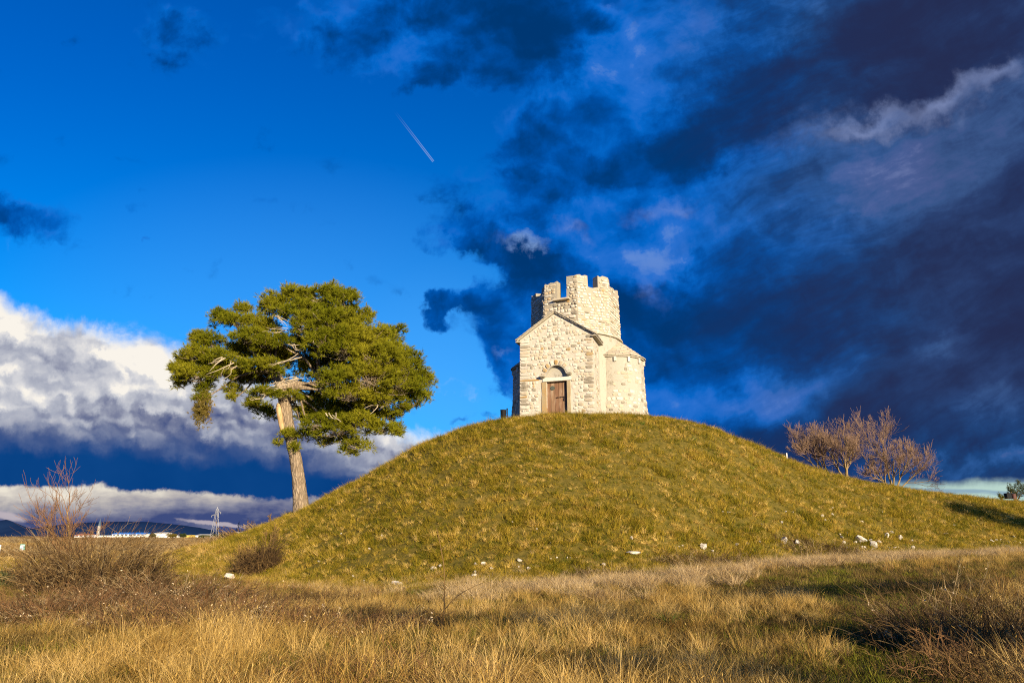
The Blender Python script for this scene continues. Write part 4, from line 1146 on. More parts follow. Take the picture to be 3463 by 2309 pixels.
# ------------------------------------------------------------------ the big pine
def build_pine():
    rng = np.random.default_rng(21)
    YT = 38.6
    c2 = lambda x, y, dy=0.0: np.array(at(540 + x * 0.5611, 920 + y * 0.5611, YT + dy))
    base = c2(855, 1470)
    root = bpy.data.objects.new('pine_tree', None); COL.objects.link(root); root.location = base
    tag(root, 'tall leaning pine with bare grey trunk and broad lopsided green crown left of the chapel', 'pine tree')
    # trunk
    tp = [c2(862, 1560), c2(855, 1460), c2(840, 1290), c2(820, 1130), c2(790, 1000), c2(765, 880), c2(752, 760), c2(742, 690)]
    tr = np.array([0.58, 0.47, 0.355, 0.34, 0.32, 0.34, 0.36, 0.34])
    P = curve_pts(tp, 40) - base; rr = np.interp(np.linspace(0, 1, 40), np.linspace(0, 1, 8), tr)
    ang = np.linspace(0, 2 * np.pi, 18, endpoint=False)
    V, q = tubes(P[None], rr[None], 18)
    V = V + rng.normal(0, 0.012, V.shape)
    parts = [(V, q)]
    stub = curve_pts([c2(745, 720), c2(722, 660), c2(697, 615), c2(690, 585)], 14) - base
    parts.append(tubes(stub[None], np.linspace(0.36, 0.20, 14)[None], 12))
    limb = curve_pts([c2(748, 720), c2(790, 685), c2(850, 685, .2), c2(920, 690, .5), c2(1020, 660, .8), c2(1150, 600, 1.0)], 24) - base
    parts.append(tubes(limb[None], np.linspace(0.36, 0.12, 24)[None], 12))
    v, f = join_np(parts); link('trunk', mesh_np('trunk', v, f, M['pine_bark'], True), root)
    strip = curve_pts([c2(712, 790, -.40), c2(722, 850, -.42), c2(735, 930, -.40), c2(745, 980, -.35)], 14) - base
    v, f = tubes(strip[None], np.array([0.05, .1, .13, .15, .16, .16, .15, .15, .14, .13, .11, .09, .06, .02])[None], 10)
    link('peeled_strip', mesh_np('peeled_strip', v, f, M['peeled'], True), root)
    # crown: boughs of needles (x, y, rx, ry, depth), centre in the survey's own scale
    B = [(980, 170, 190, 85, 0), (820, 160, 110, 75, .6), (1090, 190, 110, 90, -.5), (690, 220, 85, 80, .3), (850, 260, 150, 80, -1.0), (1030, 310, 170, 100, -1.5), (1190, 300, 90, 90, .2),
         (1210, 420, 140, 110, -1.5), (1330, 420, 90, 90, -.6), (1410, 390, 75, 75, .4), (1000, 430, 110, 70, -1.9), (1110, 480, 120, 80, -2.0), (1300, 530, 160, 100, -1.7), (1440, 520, 80, 90, -.4),
         (1510, 590, 90, 90, 0), (1570, 670, 68, 80, .3), (1440, 680, 130, 100, -1.3), (1250, 650, 140, 95, -2.1), (1070, 660, 110, 75, -2.3), (1140, 740, 130, 60, -2.0), (1500, 770, 100, 80, .0),
         (1350, 770, 120, 65, -1.1), (1290, 800, 90, 50, -1.0), (1460, 850, 55, 50, 0), (950, 920, 90, 50, -1.2), (1070, 960, 110, 55, -1.0), (1200, 910, 110, 60, -1.0), (1330, 950, 110, 52, -.6),
         (1190, 1050, 85, 42, -.4), (1430, 965, 52, 45, 0), (900, 985, 60, 48, .5), (1050, 1020, 90, 35, 0), (1100, 380, 110, 70, -2.1), (900, 350, 100, 60, -1.6), (1590, 760, 35, 50, .4), (1620, 660, 28, 45, .3),
         (480, 225, 28, 50, 0), (520, 235, 18, 30, .1), (380, 290, 70, 50, -.3), (350, 262, 25, 35, -.2), (480, 310, 90, 55, -.6), (575, 300, 55, 45, 0), (640, 345, 80, 50, .3), (540, 400, 115, 52, -.9), (650, 430, 90, 45, -1.1),
         (730, 420, 60, 45, -1.3), (310, 430, 90, 55, 0), (230, 415, 45, 45, .3), (200, 500, 75, 55, -.3), (330, 520, 95, 52, -.8), (140, 545, 50, 50, .2), (115, 600, 48, 55, 0), (130, 670, 50, 40, 0), (230, 630, 115, 58, -.5),
         (340, 615, 85, 42, -.7), (610, 575, 95, 42, -1.7), (680, 585, 50, 35, -1.5), (500, 565, 45, 32, -1.1), (270, 705, 50, 32, 0), (440, 715, 42, 34, .3), (455, 755, 25, 18, .3),
         (590, 815, 62, 50, 1.4), (640, 855, 48, 42, 1.5), (545, 800, 32, 28, 1.3), (640, 735, 85, 30, -1.3), (560, 655, 85, 40, .8), (455, 650, 55, 35, .5), (690, 745, 45, 28, -1.2),
         (785, 990, 52, 35, -.7), (722, 1025, 24, 20, -.5), (800, 755, 42, 34, -.8), (815, 1060, 25, 30, -.5), (1130, 1090, 45, 22, -.2),
         (960, 860, 120, 50, .8), (1150, 840, 140, 60, .9), (1300, 870, 90, 50, .6), (880, 870, 50, 60, .8), (1080, 890, 140, 40, .2), (255, 760, 35, 40, 0), (1380, 880, 60, 45, .2), (600, 500, 150, 80, 1.2), (400, 595, 130, 50, 1.0), (620, 640, 110, 45, 1.2), (300, 560, 110, 45, .8), (900, 480, 220, 110, 1.6), (960, 620, 200, 120, 2.0), (870, 800, 70, 75, 1.6), (990, 800, 130, 80, 1.3), (1200, 540, 220, 160, 2.2), (520, 480, 120, 50, 1.0), (1250, 780, 150, 90, 1.5), (1000, 300, 200, 120, 2.0), (700, 520, 110, 60, 1.4), (1400, 640, 150, 120, 2.0)]
    sc = np.linalg.norm(c2(1000, 600) - c2(1001, 600))
    pts, axs = [], []
    twP = []
    for (x, y, rx, ry, dy) in B:
        c = c2(x, y, dy) - base; rx, ry = rx * sc, ry * sc; rz = (rx + ry) * 0.45
        rx, ry, rz = rx * 1.13, ry * (1.25 if x < 720 else 1.15), rz * 1.13; n = int((8 + 190 * (rx * ry + rx * rz + ry * rz)) * (1.5 if x < 720 else 1.1))
        d = rng.normal(0, 1, (n, 3)); d /= np.linalg.norm(d, axis=1, keepdims=True)
        d[:, 2] = np.where(d[:, 2] < -0.35, -d[:, 2], d[:, 2])
        r = rng.uniform(0.25, 1.0, (n, 1)) ** 0.5 * (1 + 0.10 * rng.normal(0, 1, (n, 1)))
        m_ = max(3, n // 15); sc_ = d[:m_] * r[:m_]; own = rng.integers(0, m_, n)
        off_ = rng.normal(0, 1, (n, 3)) * np.array([.135, .135, .09]); p = c + sc_[own] * np.array([rx, rz, ry]) + off_
        a = d[own] * 0.5 + off_ * 4.5 + np.array([0.0, 0.0, 0.5]) + rng.normal(0, 0.2, (n, 3)); a /= np.linalg.norm(a, axis=1, keepdims=True)
        pts.append(p); axs.append(a)
        k = max(3, n // 14); sel = rng.integers(0, n, k)
        q0 = c + (rng.uniform(-0.3, 0.3, (k, 3)) - np.array([0, -0.1, 0.25])) * np.array([rx, rz, ry]); q1 = p[sel]
        mid = (q0 + q1) / 2 + rng.normal(0, 0.06, (k, 3)) - np.array([0, 0, 0.06])
        twP.append(np.stack([q0, mid, q1], 1))
    pts, axs = np.concatenate(pts), np.concatenate(axs)
    v, t, ti = needle_tufts(pts, axs, rng, 12, 0.21, 0.0135, 0.62)
    me = mesh_np('crown', v, t, M['needles']); set_tint(me, ti); link('crown', me, root)
    c = c2(255, 815) - base
    n = 520; p = c + rng.normal(0, 1, (n, 3)) * np.array([0.22, 0.24, 0.46]); a = np.tile(np.array([0, 0, -0.7]), (n, 1)) + rng.normal(0, 0.5, (n, 3)); a /= np.linalg.norm(a, axis=1, keepdims=True)
    v, t, ti = needle_tufts(p, a, rng, 11, 0.19, 0.012, 0.6)
    me = mesh_np('hanging_bough', v, t, M['brown_needles']); set_tint(me, ti); o = link('hanging_bough', me, root); o['label'] = 'browned bough hanging from the left end of the crown'
    # limbs to the boughs
    fork = c2(745, 700, .3) - base; f2 = c2(960, 672, .7) - base; f3 = c2(690, 590) - base
    LP, LR = [], []
    for (x, y, rx, ry, dy) in B[::3]:
        e = c2(x, y + ry * 0.3, dy) - base
        s = f3 if x < 700 else (f2 if y < 700 else fork)
        m1 = s + (e - s) * 0.4 + np.array([0, 0, 0.12 * np.linalg.norm(e - s) * (0.5 if x < 700 else 1)]) + rng.normal(0, 0.12, 3)
        m2 = s + (e - s) * 0.75 + np.array([0, 0, 0.08 * np.linalg.norm(e - s)]) + rng.normal(0, 0.12, 3)
        LP.append(curve_pts([s, m1, m2, e], 9)); LR.append(np.linspace(0.085, 0.025, 9))
    v, f = tubes(np.array(LP), np.array(LR), 6); tag(link('limbs', mesh_np('limbs', v, [f], M['pine_bark'], True), root), kind='stuff')
    tw = np.concatenate(twP); v, f = tubes(tw, np.tile(np.array([0.013, 0.009, 0.005]), (len(tw), 1)), 3)
    tag(link('twigs', mesh_np('twigs', v, [f], M['pine_bark']), root), kind='stuff')
    # bleached dead branches on the near side
    for (x0, y0, x1, y1, n) in [(830, 505, 640, 550, 5), (860, 330, 800, 300, 3), (790, 350, 640, 350, 4), (830, 640, 660, 700, 6), (730, 660, 690, 690, 3), (450, 550, 370, 620, 3), (1000, 740, 930, 640, 4),
                                (1030, 850, 1060, 900, 4), (380, 520, 290, 540, 4), (880, 390, 960, 440, 4), (1000, 330, 960, 260, 4), (770, 445, 850, 470, 4), (1330, 790, 1280, 830, 3), (700, 270, 760, 320, 4), (600, 760, 560, 765, 3)]:
        DP = []
        for i in range(n):
            s = c2(x0 + rng.normal(0, 18), y0 + rng.normal(0, 8), -1.6 + rng.normal(0, .2)) - base; e = c2(x1 + rng.normal(0, 30), y1 + rng.normal(0, 18), -1.9 + rng.normal(0, .25)) - base
            m1 = s + (e - s) * 0.35 + rng.normal(0, 0.07, 3); m2 = s + (e - s) * 0.7 + rng.normal(0, 0.09, 3)
            DP.append(curve_pts([s, m1, m2, e], 7))
        DP = np.array(DP); v, f = tubes(DP, np.tile(np.linspace(0.028, 0.006, 7), (len(DP), 1)) * rng.uniform(0.6, 1.2, (len(DP), 1)), 4)
        tag(link('dead_branch', mesh_np('dead_branch', v, [f], M['dead_wood']), root), kind='stuff')
    # cones
    n = 420; sel = rng.integers(0, len(pts), n); ps = pts[sel] - axs[sel] * 0.02
    ico = np.array([[0, 0, .06], [.028, 0, .01], [0, .028, .01], [-.028, 0, .01], [0, -.028, .01], [0, 0, -.03]]); fi = np.array([[0, 1, 2], [0, 2, 3], [0, 3, 4], [0, 4, 1], [5, 2, 1], [5, 3, 2], [5, 4, 3], [5, 1, 4]])
    V = (ps[:, None] + ico[None] * rng.uniform(0.7, 1.2, (n, 1, 1))).reshape(-1, 3); F = (fi[None] + np.arange(n)[:, None, None] * 6).reshape(-1, 3)
    tag(link('cones', mesh_np('cones', V, F, flat_mat('pine_cone', (0.26, 0.15, 0.06), 0.9)), root), kind='stuff')


build_pine()


# ------------------------------------------------------------------ bare wood
def branch_system(rng, starts, dirs, length, radius, gens, spread=0.7, up=0.25, ratio=0.62, wob=0.12, k=6):
    """starts/dirs (n,3), returns list of generations (P (n,k,3), R (n,k))"""
    out = []
    S, D = np.asarray(starts, float), np.asarray(dirs, float)
    Ln, Rd = np.full(len(S), length) * rng.uniform(0.8, 1.15, len(S)), np.full(len(S), radius)
    for gi, nch in enumerate(gens + [0]):
        n = len(S); t = np.linspace(0, 1, k)
        k = 6 if gi < 2 else 4; t = np.linspace(0, 1, k)
        P = np.zeros((n, k, 3)); P[:, 0] = S; d = D.copy()
        for i in range(1, k):
            d = d + rng.normal(0, wob, (n, 3)) + np.array([0, 0, up / k]); d /= np.linalg.norm(d, axis=1, keepdims=True)
            P[:, i] = P[:, i - 1] + d * (Ln / (k - 1))[:, None]
        Rr = Rd[:, None] * np.linspace(1, 0.45, k)[None]
        out.append((P, Rr))
        if not nch: break
        m = n * nch
        pi = np.repeat(np.arange(n), nch)
        tt = rng.uniform(0.25, 1.0, m) ** 0.8; tt[::nch] = 1.0
        fi = tt * (k - 1); i0 = np.clip(fi.astype(int), 0, k - 2); f = (fi - i0)[:, None]
        S2 = P[pi, i0] * (1 - f) + P[pi, i0 + 1] * f
        T = P[pi, i0 + 1] - P[pi, i0]; T /= np.linalg.norm(T, axis=1, keepdims=True)
        rv = rng.normal(0, 1, (m, 3)); rv -= T * np.sum(rv * T, 1, keepdims=True); rv /= np.linalg.norm(rv, axis=1, keepdims=True)
        ang = rng.uniform(0.35, 1.0, m) * spread; ang[::nch] *= 0.35
        D = T * np.cos(ang)[:, None] + rv * np.sin(ang)[:, None] + np.array([0, 0, up * 0.5]); D /= np.linalg.norm(D, axis=1, keepdims=True)
        S = S2
        Ln = Ln[pi] * ratio * rng.uniform(0.65, 1.2, m) * (1.15 - 0.4 * tt); Rd = np.maximum(Rr[pi, np.minimum(i0 + 1, k - 1)] * 0.72, 0.004)
    return out


def bare_tree(name, loc, stems, gens, label, cat='tree', group=None, mats=('twig_pale', 'twig_tip'), split=2, minr=0.004, seed=0, **kw):
    """stems: list of (lean x, lean y, length, radius)"""
    rng = np.random.default_rng(seed)
    root = bpy.data.objects.new(name, None); COL.objects.link(root); root.location = loc
    tag(root, label, cat, group)
    lo, hi = [], []
    for (lx, ly, L, r) in stems:
        d = np.array([lx, ly, 1.0]); d /= np.linalg.norm(d)
        gsys = branch_system(rng, [[lx * 0.15, ly * 0.15, -0.15]], [d], L, r, gens, **kw)
        for i, (P, Rr) in enumerate(gsys):
            (lo if i < split else hi).append(tubes(P, np.maximum(Rr, minr), 6 if i < 1 else 4 if i < 2 else 3))
    v, f = join_np(lo); link('trunk', mesh_np('trunk', v, f, M[mats[0]], True), root)
    v, f = join_np(hi); link('crown', mesh_np('crown', v, f, M[mats[1]]), root)
    return root


def bramble(name, loc, rx, ry, h, n, label, cat='bush', mats=(('twig', 1.0),), r=0.006, arch=1.0, seed=0, sub=4, group=None, leaves=0):
    rng = np.random.default_rng(seed)
    root = bpy.data.objects.new(name, None); COL.objects.link(root); root.location = loc
    tag(root, label, cat, group)
    x0, y0 = loc[0], loc[1]
    for mk, share in mats:
        m = max(3, int(n * share)); k = 8
        a = rng.uniform(0, 2 * np.pi, m); rd = np.sqrt(rng.uniform(0, 1, m))
        b = np.stack([rx * rd * np.cos(a), ry * rd * np.sin(a)], -1)
        dome = h * np.sqrt(np.maximum(0.05, 1 - rd ** 2 * 0.9)) * rng.uniform(0.55, 1.15, m)
        oa = a + rng.normal(0, 1.0, m); reach = dome * rng.uniform(0.2, 1.2, m) * arch
        t = np.linspace(0, 1, k)[None]
        px = b[:, 0:1] + np.cos(oa)[:, None] * reach[:, None] * t ** 1.2; py = b[:, 1:2] + np.sin(oa)[:, None] * reach[:, None] * t ** 1.2
        droop = rng.uniform(0.0, 0.9, m)[:, None]
        pz = dome[:, None] * (1.25 * t - droop * 0.9 * t ** 2.6)
        gzv = ground_z(b[:, 0] + x0, b[:, 1] + y0)[:, None] - loc[2] - 0.05
        P = np.stack([px, py, np.maximum(pz, 0.02) + gzv], -1) + rng.normal(0, 0.018 + 0.012 * h, (m, k, 3)) * np.linspace(0.2, 1, k)[None, :, None]
        parts = [tubes(P, np.tile(np.linspace(r, r * 0.35, k), (m, 1)) * rng.uniform(0.6, 1.3, (m, 1)), 3)]
        # side shoots
        mm = m * sub; pi = np.repeat(np.arange(m), sub); ii = rng.integers(2, k - 1, mm)
        s = P[pi, ii]; d = (P[pi, ii + 1] - P[pi, ii]); d /= np.linalg.norm(d, axis=1, keepdims=True); d = d + rng.normal(0, 0.65, (mm, 3)) + np.array([0, 0, 0.15])
        d /= np.linalg.norm(d, axis=1, keepdims=True); L = (0.10 + 0.22 * h) * rng.uniform(0.4, 1.2, (mm, 1))
        Q = np.stack([s, s + d * L * 0.5 + rng.normal(0, 0.015, (mm, 3)), s + d * L + rng.normal(0, 0.03, (mm, 3))], 1)
        parts.append(tubes(Q, np.tile(np.array([r * 0.55, r * 0.42, r * 0.25]), (mm, 1)), 3))
        v, f = join_np(parts); tag(link('branches', mesh_np('branches', v, f, M[mk]), root), kind='stuff')
    if leaves:
        sel = rng.integers(0, m, leaves); q = P[sel, rng.integers(3, 8, leaves)] + rng.normal(0, .04, (leaves, 3)); e1 = rng.normal(0, 1, (leaves, 3)); e1 /= np.linalg.norm(e1, axis=1, keepdims=True); e2 = np.cross(e1, rng.normal(0, 1, (leaves, 3))); e2 /= np.linalg.norm(e2, axis=1, keepdims=True)
        sz = rng.uniform(.012, .028, (leaves, 1)); V = np.stack([q - e1 * sz, q + e2 * sz * .5, q + e1 * sz, q - e2 * sz * .5], 1).reshape(-1, 3)
        tag(link('dead_leaves', mesh_np('dead_leaves', V, np.arange(leaves * 4).reshape(-1, 4), M['dead_leaf']), root), kind='stuff')
    return root


def evergreen(name, loc, blobs, n, label, mat='juniper', cat='bush', ln=0.12, seed=0, stem=True, group=None, w=0.012):
    """blobs: (x, y, z, rx, ry, rz) in metres from the base"""
    rng = np.random.default_rng(seed)
    root = bpy.data.objects.new(name, None); COL.objects.link(root); root.location = loc; tag(root, label, cat, group)
    pp, aa, st = [], [], []
    for b in blobs:
        k = max(6, int(n * (b[3] * b[5] + b[4] * b[5]) / sum(q[3] * q[5] + q[4] * q[5] for q in blobs)))
        d = rng.normal(0, 1, (k, 3)); d /= np.linalg.norm(d, axis=1, keepdims=True)
        pp.append(np.array(b[:3]) + d * np.array(b[3:]) * rng.uniform(0.35, 1.05, (k, 1))); a = d * 0.6 + np.array([0, 0, 0.7]); aa.append(a / np.linalg.norm(a, axis=1, keepdims=True))
        e = np.array(b[:3]); st.append(np.stack([np.array([e[0] * 0.1, e[1] * 0.1, -0.1]), e * np.array([.5, .5, .55]), e], 0))
    v, t, ti = needle_tufts(np.concatenate(pp), np.concatenate(aa), rng, 8, ln, w, 0.6)
    me = mesh_np('crown', v, t, M[mat]); set_tint(me, ti); link('crown', me, root)
    if stem:
        v, f = tubes(np.array(st), np.tile(np.array([0.05, 0.035, 0.012]), (len(st), 1)), 5); link('trunk', mesh_np('trunk', v, [f], M['twig'], True), root)
    return root


def build_plants():
    g1 = 'bare trees behind the right shoulder of the mound'
    def behind(u, v, y): return at(u, v, y)
    KW = dict(spread=1.05, up=0.30, ratio=0.72, wob=0.11, minr=0.006)
    t1 = behind(2806, 1612, 44.5); t2 = behind(2862, 1618, 43.2); t3 = behind(3022, 1655, 43.0)
    bare_tree('bare_tree', t1, [(-0.6, 0.0, 1.9, 0.07), (-0.15, 0.2, 2.05, 0.06), (-1.2, -0.2, 1.7, 0.05)], [7, 6, 6, 4], 'leafless tree with low leaning stems, leftmost of those behind the right shoulder of the mound', group=g1, seed=31, **KW)
    bare_tree('bare_tree', t2, [(0.06, 0.0, 2.2, 0.09), (0.35, 0.1, 2.1, 0.06), (-0.3, .1, 2.2, 0.06)], [7, 6, 6, 4], 'tallest leafless tree, one upright trunk, middle one behind the right shoulder', group=g1, seed=32, **KW)
    bare_tree('bare_tree', t3, [(-0.5, 0.0, 2.0, 0.07), (0.05, 0.1, 2.2, 0.07), (0.55, -0.1, 2.05, 0.065), (1.0, 0.1, 1.7, 0.05), (-0.1, -.2, 2.1, .06), (-1.0, 0, 1.5, .05)], [6, 6, 5, 4], 'wide leafless tree with many stems fanning from the ground, rightmost behind the mound', group=g1, seed=33, **KW)
    # left: the thicket with a sapling
    c = on_ground(310, 1995)
    bramble('bramble_thicket', c, 2.0, 1.5, 1.75, 1100, 'big tangled brown bramble thicket at the left with a bare sapling rising from it', mats=(('twig_dark', .5), ('twig', .35), ('twig_pale', .15)), r=0.009, seed=1)  # dark share of canes also paints in the shade inside the thicket
    p = on_ground(225, 1965)
    bare_tree('bare_sapling', p, [(0.0, 0.0, 2.3, 0.055), (0.15, 0.0, 2.0, 0.035), (-.5, 0, 1.9, 0.025), (0.6, 0, 1.8, 0.022)], [7, 6, 4], 'bare reddish sapling rising out of the bramble thicket on the left', 'tree', mats=('twig_pale', 'twig_red'), seed=41, split=1,
              spread=1.15, up=0.5, ratio=0.66, wob=0.11, minr=0.005)
    bramble('bramble_sprawl', on_ground(560, 2035), 2.6, 1.6, 0.72, 1000, 'low sprawling brown bramble with arching canes right of the thicket on the left', mats=(('twig_dark', .5), ('twig_red', .3), ('twig_pale', .2)), r=0.007, arch=1.6, seed=2, leaves=260)
    bramble('bramble_sprawl', on_ground(210, 2090), 2.6, 1.7, 0.55, 1100, 'reddish low bramble in the grass below the thicket at the lower left', mats=(('twig_red', .45), ('twig_dark', .4), ('twig_pale', .15)), r=0.006, arch=1.3, seed=3, leaves=340)
    bramble('bramble_sprawl', on_ground(720, 2130), 2.3, 1.4, 0.62, 1100, 'reddish brown low bramble with pale dead leaves in the grass left of center', mats=(('twig_red', .4), ('twig_dark', .5), ('twig_pale', .1)), r=0.006, arch=1.3, seed=4, leaves=340)
    bramble('bramble_sprawl', on_ground(1180, 2140), 1.9, 1.1, 0.45, 700, 'dark reddish bramble in the grass below the dark hummock', mats=(('twig_red', .45), ('twig_dark', .5), ('twig_pale', .05)), r=0.0055, arch=1.3, seed=14, leaves=160)
    bramble('bramble_sprawl', on_ground(1350, 2330), 1.6, 0.8, 0.4, 420, 'dark red stems in the grass at the bottom edge left of center', mats=(('twig_red', .7), ('twig_dark', .3)), r=0.004, arch=0.8, seed=15)
    bramble('bramble_hummock', on_ground(1075, 2055), 1.25, 0.9, 0.48, 520, 'dark brown hummock of matted twigs in front of the left foot of the mound', mats=(('twig_dark', .8), ('twig', .2)), r=0.007, arch=0.9, seed=5, leaves=60)
    bramble('bare_bush', on_ground(865, 1940), 0.75, 0.6, 1.5, 240, 'leafless dark bush with upright twigs on the left foot of the mound', mats=(('twig_dark', .75), ('twig', .25)), r=0.012, arch=0.7, seed=6, sub=9)
    bare_tree('bare_shrub', on_ground(905, 1850), [(0.15, 0.0, 1.0, 0.03), (-0.2, 0, 0.8, 0.02), (0.5, 0, .8, .02)], [6, 4, 3], 'small leafless shrub on the left slope, above the dark bush', 'bush', mats=('twig', 'twig'), seed=44, split=1, spread=0.9, up=0.35, ratio=0.5, wob=0.1, minr=0.006)
    evergreen('green_shrub', on_ground(35, 1985), [(0, 0, .25, .45, .4, .32), (.3, 0, .2, .3, .3, .25)], 260, 'small dark green shrub at the left edge of the meadow', cat='bush', seed=7)
    # right: near thicket beside the path
    c = on_ground(3330, 2200)
    bramble('bramble_thicket', c, 1.5, 1.3, 1.0, 700, 'brown bramble thicket with dark arching canes at the right edge beside the path', mats=(('twig_dark', .6), ('twig', .3), ('twig_pale', .1)), r=0.0048, arch=1.0, seed=8, leaves=80)  # mostly dark canes, again colouring in the inner shade of the thicket
    bramble('bramble_sprawl', on_ground(3440, 2330), 1.3, 0.9, 0.7, 300, 'reddish brown bramble in the lower right corner', mats=(('twig_dark', .5), ('twig', .3), ('twig_red', .2)), r=0.005, arch=1.0, seed=9)
    bramble('bramble_hummock', on_ground(2400, 1925), 1.6, 0.8, 0.7, 260, 'dark dry tussock with overhanging stems at the foot of the mound right of center', mats=(('twig_dark', .6), ('twig', .2), ('twig_pale', .2)), r=0.007, arch=1.0, seed=10)
    bramble('bramble_hummock', on_ground(2790, 1882), 2.0, 0.8, 0.7, 260, 'dark overgrown bank of twigs under the white stones on the right', mats=(('twig_dark', .7), ('twig_pale', .3)), r=0.008, arch=0.9, seed=11)
    bramble('bramble_hummock', on_ground(2020, 1955), 1.3, 0.7, 0.42, 180, 'brown dry tussock at the foot of the mound below the chapel', mats=(('twig_dark', .6), ('twig_pale', .4)), r=0.007, arch=0.9, seed=12)
    # thin saplings in the grass
    b = on_ground(1500, 2150)
    root = bpy.data.objects.new('thin_sapling', None); COL.objects.link(root); root.location = b; tag(root, 'single thin bare sapling with one side branch standing in the grass left of center', 'sapling')
    q = lambda u, v: np.array(at(u, v, b.y)) - np.array(b)
    st = curve_pts([q(1490, 2150), q(1502, 2065), q(1502, 1930), q(1492, 1860), q(1480, 1800), q(1475, 1784)], 20)
    v, f = tubes(st[None], np.linspace(0.014, 0.004, 20)[None], 5); link('trunk', mesh_np('trunk', v, [f], M['twig'], True), root)
    bl = [curve_pts([q(1502, 2062), q(1540, 2020), q(1590, 1988), q(1634, 1970)], 9), curve_pts([q(1489, 1860), q(1497, 1853), q(1504, 1845), q(1506, 1838)], 9), curve_pts([q(1500, 2080), q(1520, 2074), q(1535, 2066), q(1545, 2062)], 9)]
    v, f = tubes(np.array(bl), np.tile(np.linspace(0.009, 0.003, 9), (3, 1)), 4); link('branches', mesh_np('branches', v, [f], M['twig']), root)
    b = on_ground(3213, 2080)
    root = bpy.data.objects.new('thin_sapling', None); COL.objects.link(root); root.location = b; tag(root, 'thin pale upright stalk in the meadow left of the right edge bramble', 'sapling')
    q = lambda u, v: np.array(at(u, v, b.y)) - np.array(b)
    v, f = tubes(curve_pts([q(3212, 2085), q(3216, 2030), q(3232, 1970), q(3247, 1882)], 14)[None], np.linspace(0.012, 0.003, 14)[None], 4); link('trunk', mesh_np('trunk', v, [f], M['twig_pale'], True), root)
    v, f = tubes(np.array([curve_pts([q(3218, 2020), q(3200, 1990), q(3195, 1970), q(3194, 1955)], 6), curve_pts([q(3232, 1970), q(3240, 1950), q(3252, 1940), q(3255, 1930)], 6)]), np.tile(np.linspace(0.006, 0.002, 6), (2, 1)), 3); link('branches', mesh_np('branches', v, [f], M['twig_pale']), root)
    # little bare trees along the skyline of the plain
    g2 = 'small leafless trees on the plain at the left'
    for i, (u, vt, vb, y, lab) in enumerate([(418, 1768, 1822, 62, 'small leafless tree in front of the blue roofed hall'), (470, 1770, 1822, 62, 'small leafless tree before the right end of the blue roofed hall'),
                                             (752, 1738, 1812, 58, 'small leafless tree just right of the lattice mast'), (790, 1745, 1810, 57, 'arching leafless tree, second to the right of the lattice mast'),
                                             (824, 1742, 1806, 58, 'thin leafless tree, third to the right of the lattice mast'), (880, 1760, 1800, 44, 'little leafless bush on the skyline left of the pine'), (912, 1722, 1790, 41, 'dark spiky leafless tree nearest the pine on the left skyline')]):
        p = at(u, vb, y); p.z = gz(p.x, p.y)
        H = (at(u, vt, y).z - p.z)
        bare_tree('bare_tree', p, [(0.05 * (-1) ** i, 0, H * 0.62, 0.028 + 0.006 * (i == 6))], [7, 4, 3], lab, group=g2, mats=('twig', 'twig'), seed=60 + i, split=1, spread=1.25, up=0.25, ratio=0.42, wob=0.08, minr=0.011)
    # trees just out of frame on the right whose shade lies on the mound and across the meadow
    for i, (u, v, hc, bl, n, lab) in enumerate([(3370, 1752, 4.6, [(0, 0, 0, 2.4, 2.2, 1.3), (1.5, .5, -.8, 1.8, 1.6, .9), (-1.8, -.4, .5, 1.5, 1.3, .7)], 2000, 'broad evergreen tree right of the view shading the right flank of the mound'),
                                            (1500, 2110, 4.0, [(0, 0, 0, 1.3, 1.0, .34), (-1.6, .3, .15, 1.1, .9, .26), (1.6, 0, -.1, 1.2, .8, .3), (3.0, 0, .1, 1.1, .8, .25)], 240, 'spreading evergreen tree right of the camera shading the middle of the meadow'),
                                            (2840, 2000, 3.6, [(0, 0, 0, 1.6, 1.0, .24), (1.9, .4, .1, 1.5, 1.0, .2), (-1.8, 0, -.1, 1.3, .9, .2)], 330, 'flat topped evergreen tree right of the view shading the meadow by the stones'),
                                            (2250, 2270, 2.6, [(0, 0, 0, 1.1, .9, .34), (1.0, .3, -.2, .9, .7, .3), (-1.0, 0, .1, .8, .7, .25)], 110, 'small evergreen right of the camera that shades the nearest grass'),
                                            (2930, 2175, 3.0, [(0, 0, 0, .55, .6, .2), (.6, 0, -.1, .5, .5, .18)], 220, 'low evergreen bush right of the camera that shades the trodden way')]):
        p = on_ground(u, v); c = p + SUN_DIR * (hc / SUN_DIR.z); z = gz(c.x, c.y); c.z - z
        evergreen('evergreen_tree', (c.x, c.y, z), [(q[0], q[1], q[2] + c.z - z, *q[3:]) for q in bl], n, lab, 'needles', 'tree', ln=0.2, seed=300 + i, w=0.02)
    # fresh green plants on the mound
    for i, (u, v, s, lab) in enumerate([(2426, 1462, 1.3, 'big fresh green rosette on the skyline right of the chapel'), (2174, 1436, .8, 'small green rosette right below the chapel apse'), (2348, 1492, .8, 'small green rosette between the chapel and the big skyline rosette'),
                                        (2634, 1546, .9, 'green rosette on the skyline by the little sign'), (2541, 1590, .8, 'green tuft on the right slope below the skyline'), (2650, 1612, .9, 'green tuft on the right slope in a brown patch'),
                                        (2262, 2170 - 60, .9, 'bright green tuft in the dry grass right of center'), (2560, 1868, 1.1, 'green leafy tuft beside the white stones at the foot of the mound'), (2610, 1905, 1.2, 'green leafy tuft below the stones on the bank'), (3080, 2075, .9, 'bright green tuft in the meadow left of the right bramble')]):
        p = on_ground(u, v) if v > 1480 or u < 2300 else at(u, v, float(np.interp(ray_as(u, v)[0], _A, Y_R)) - 0.5)
        if v <= 1480 and u >= 2300: p.z = gz(p.x, p.y)
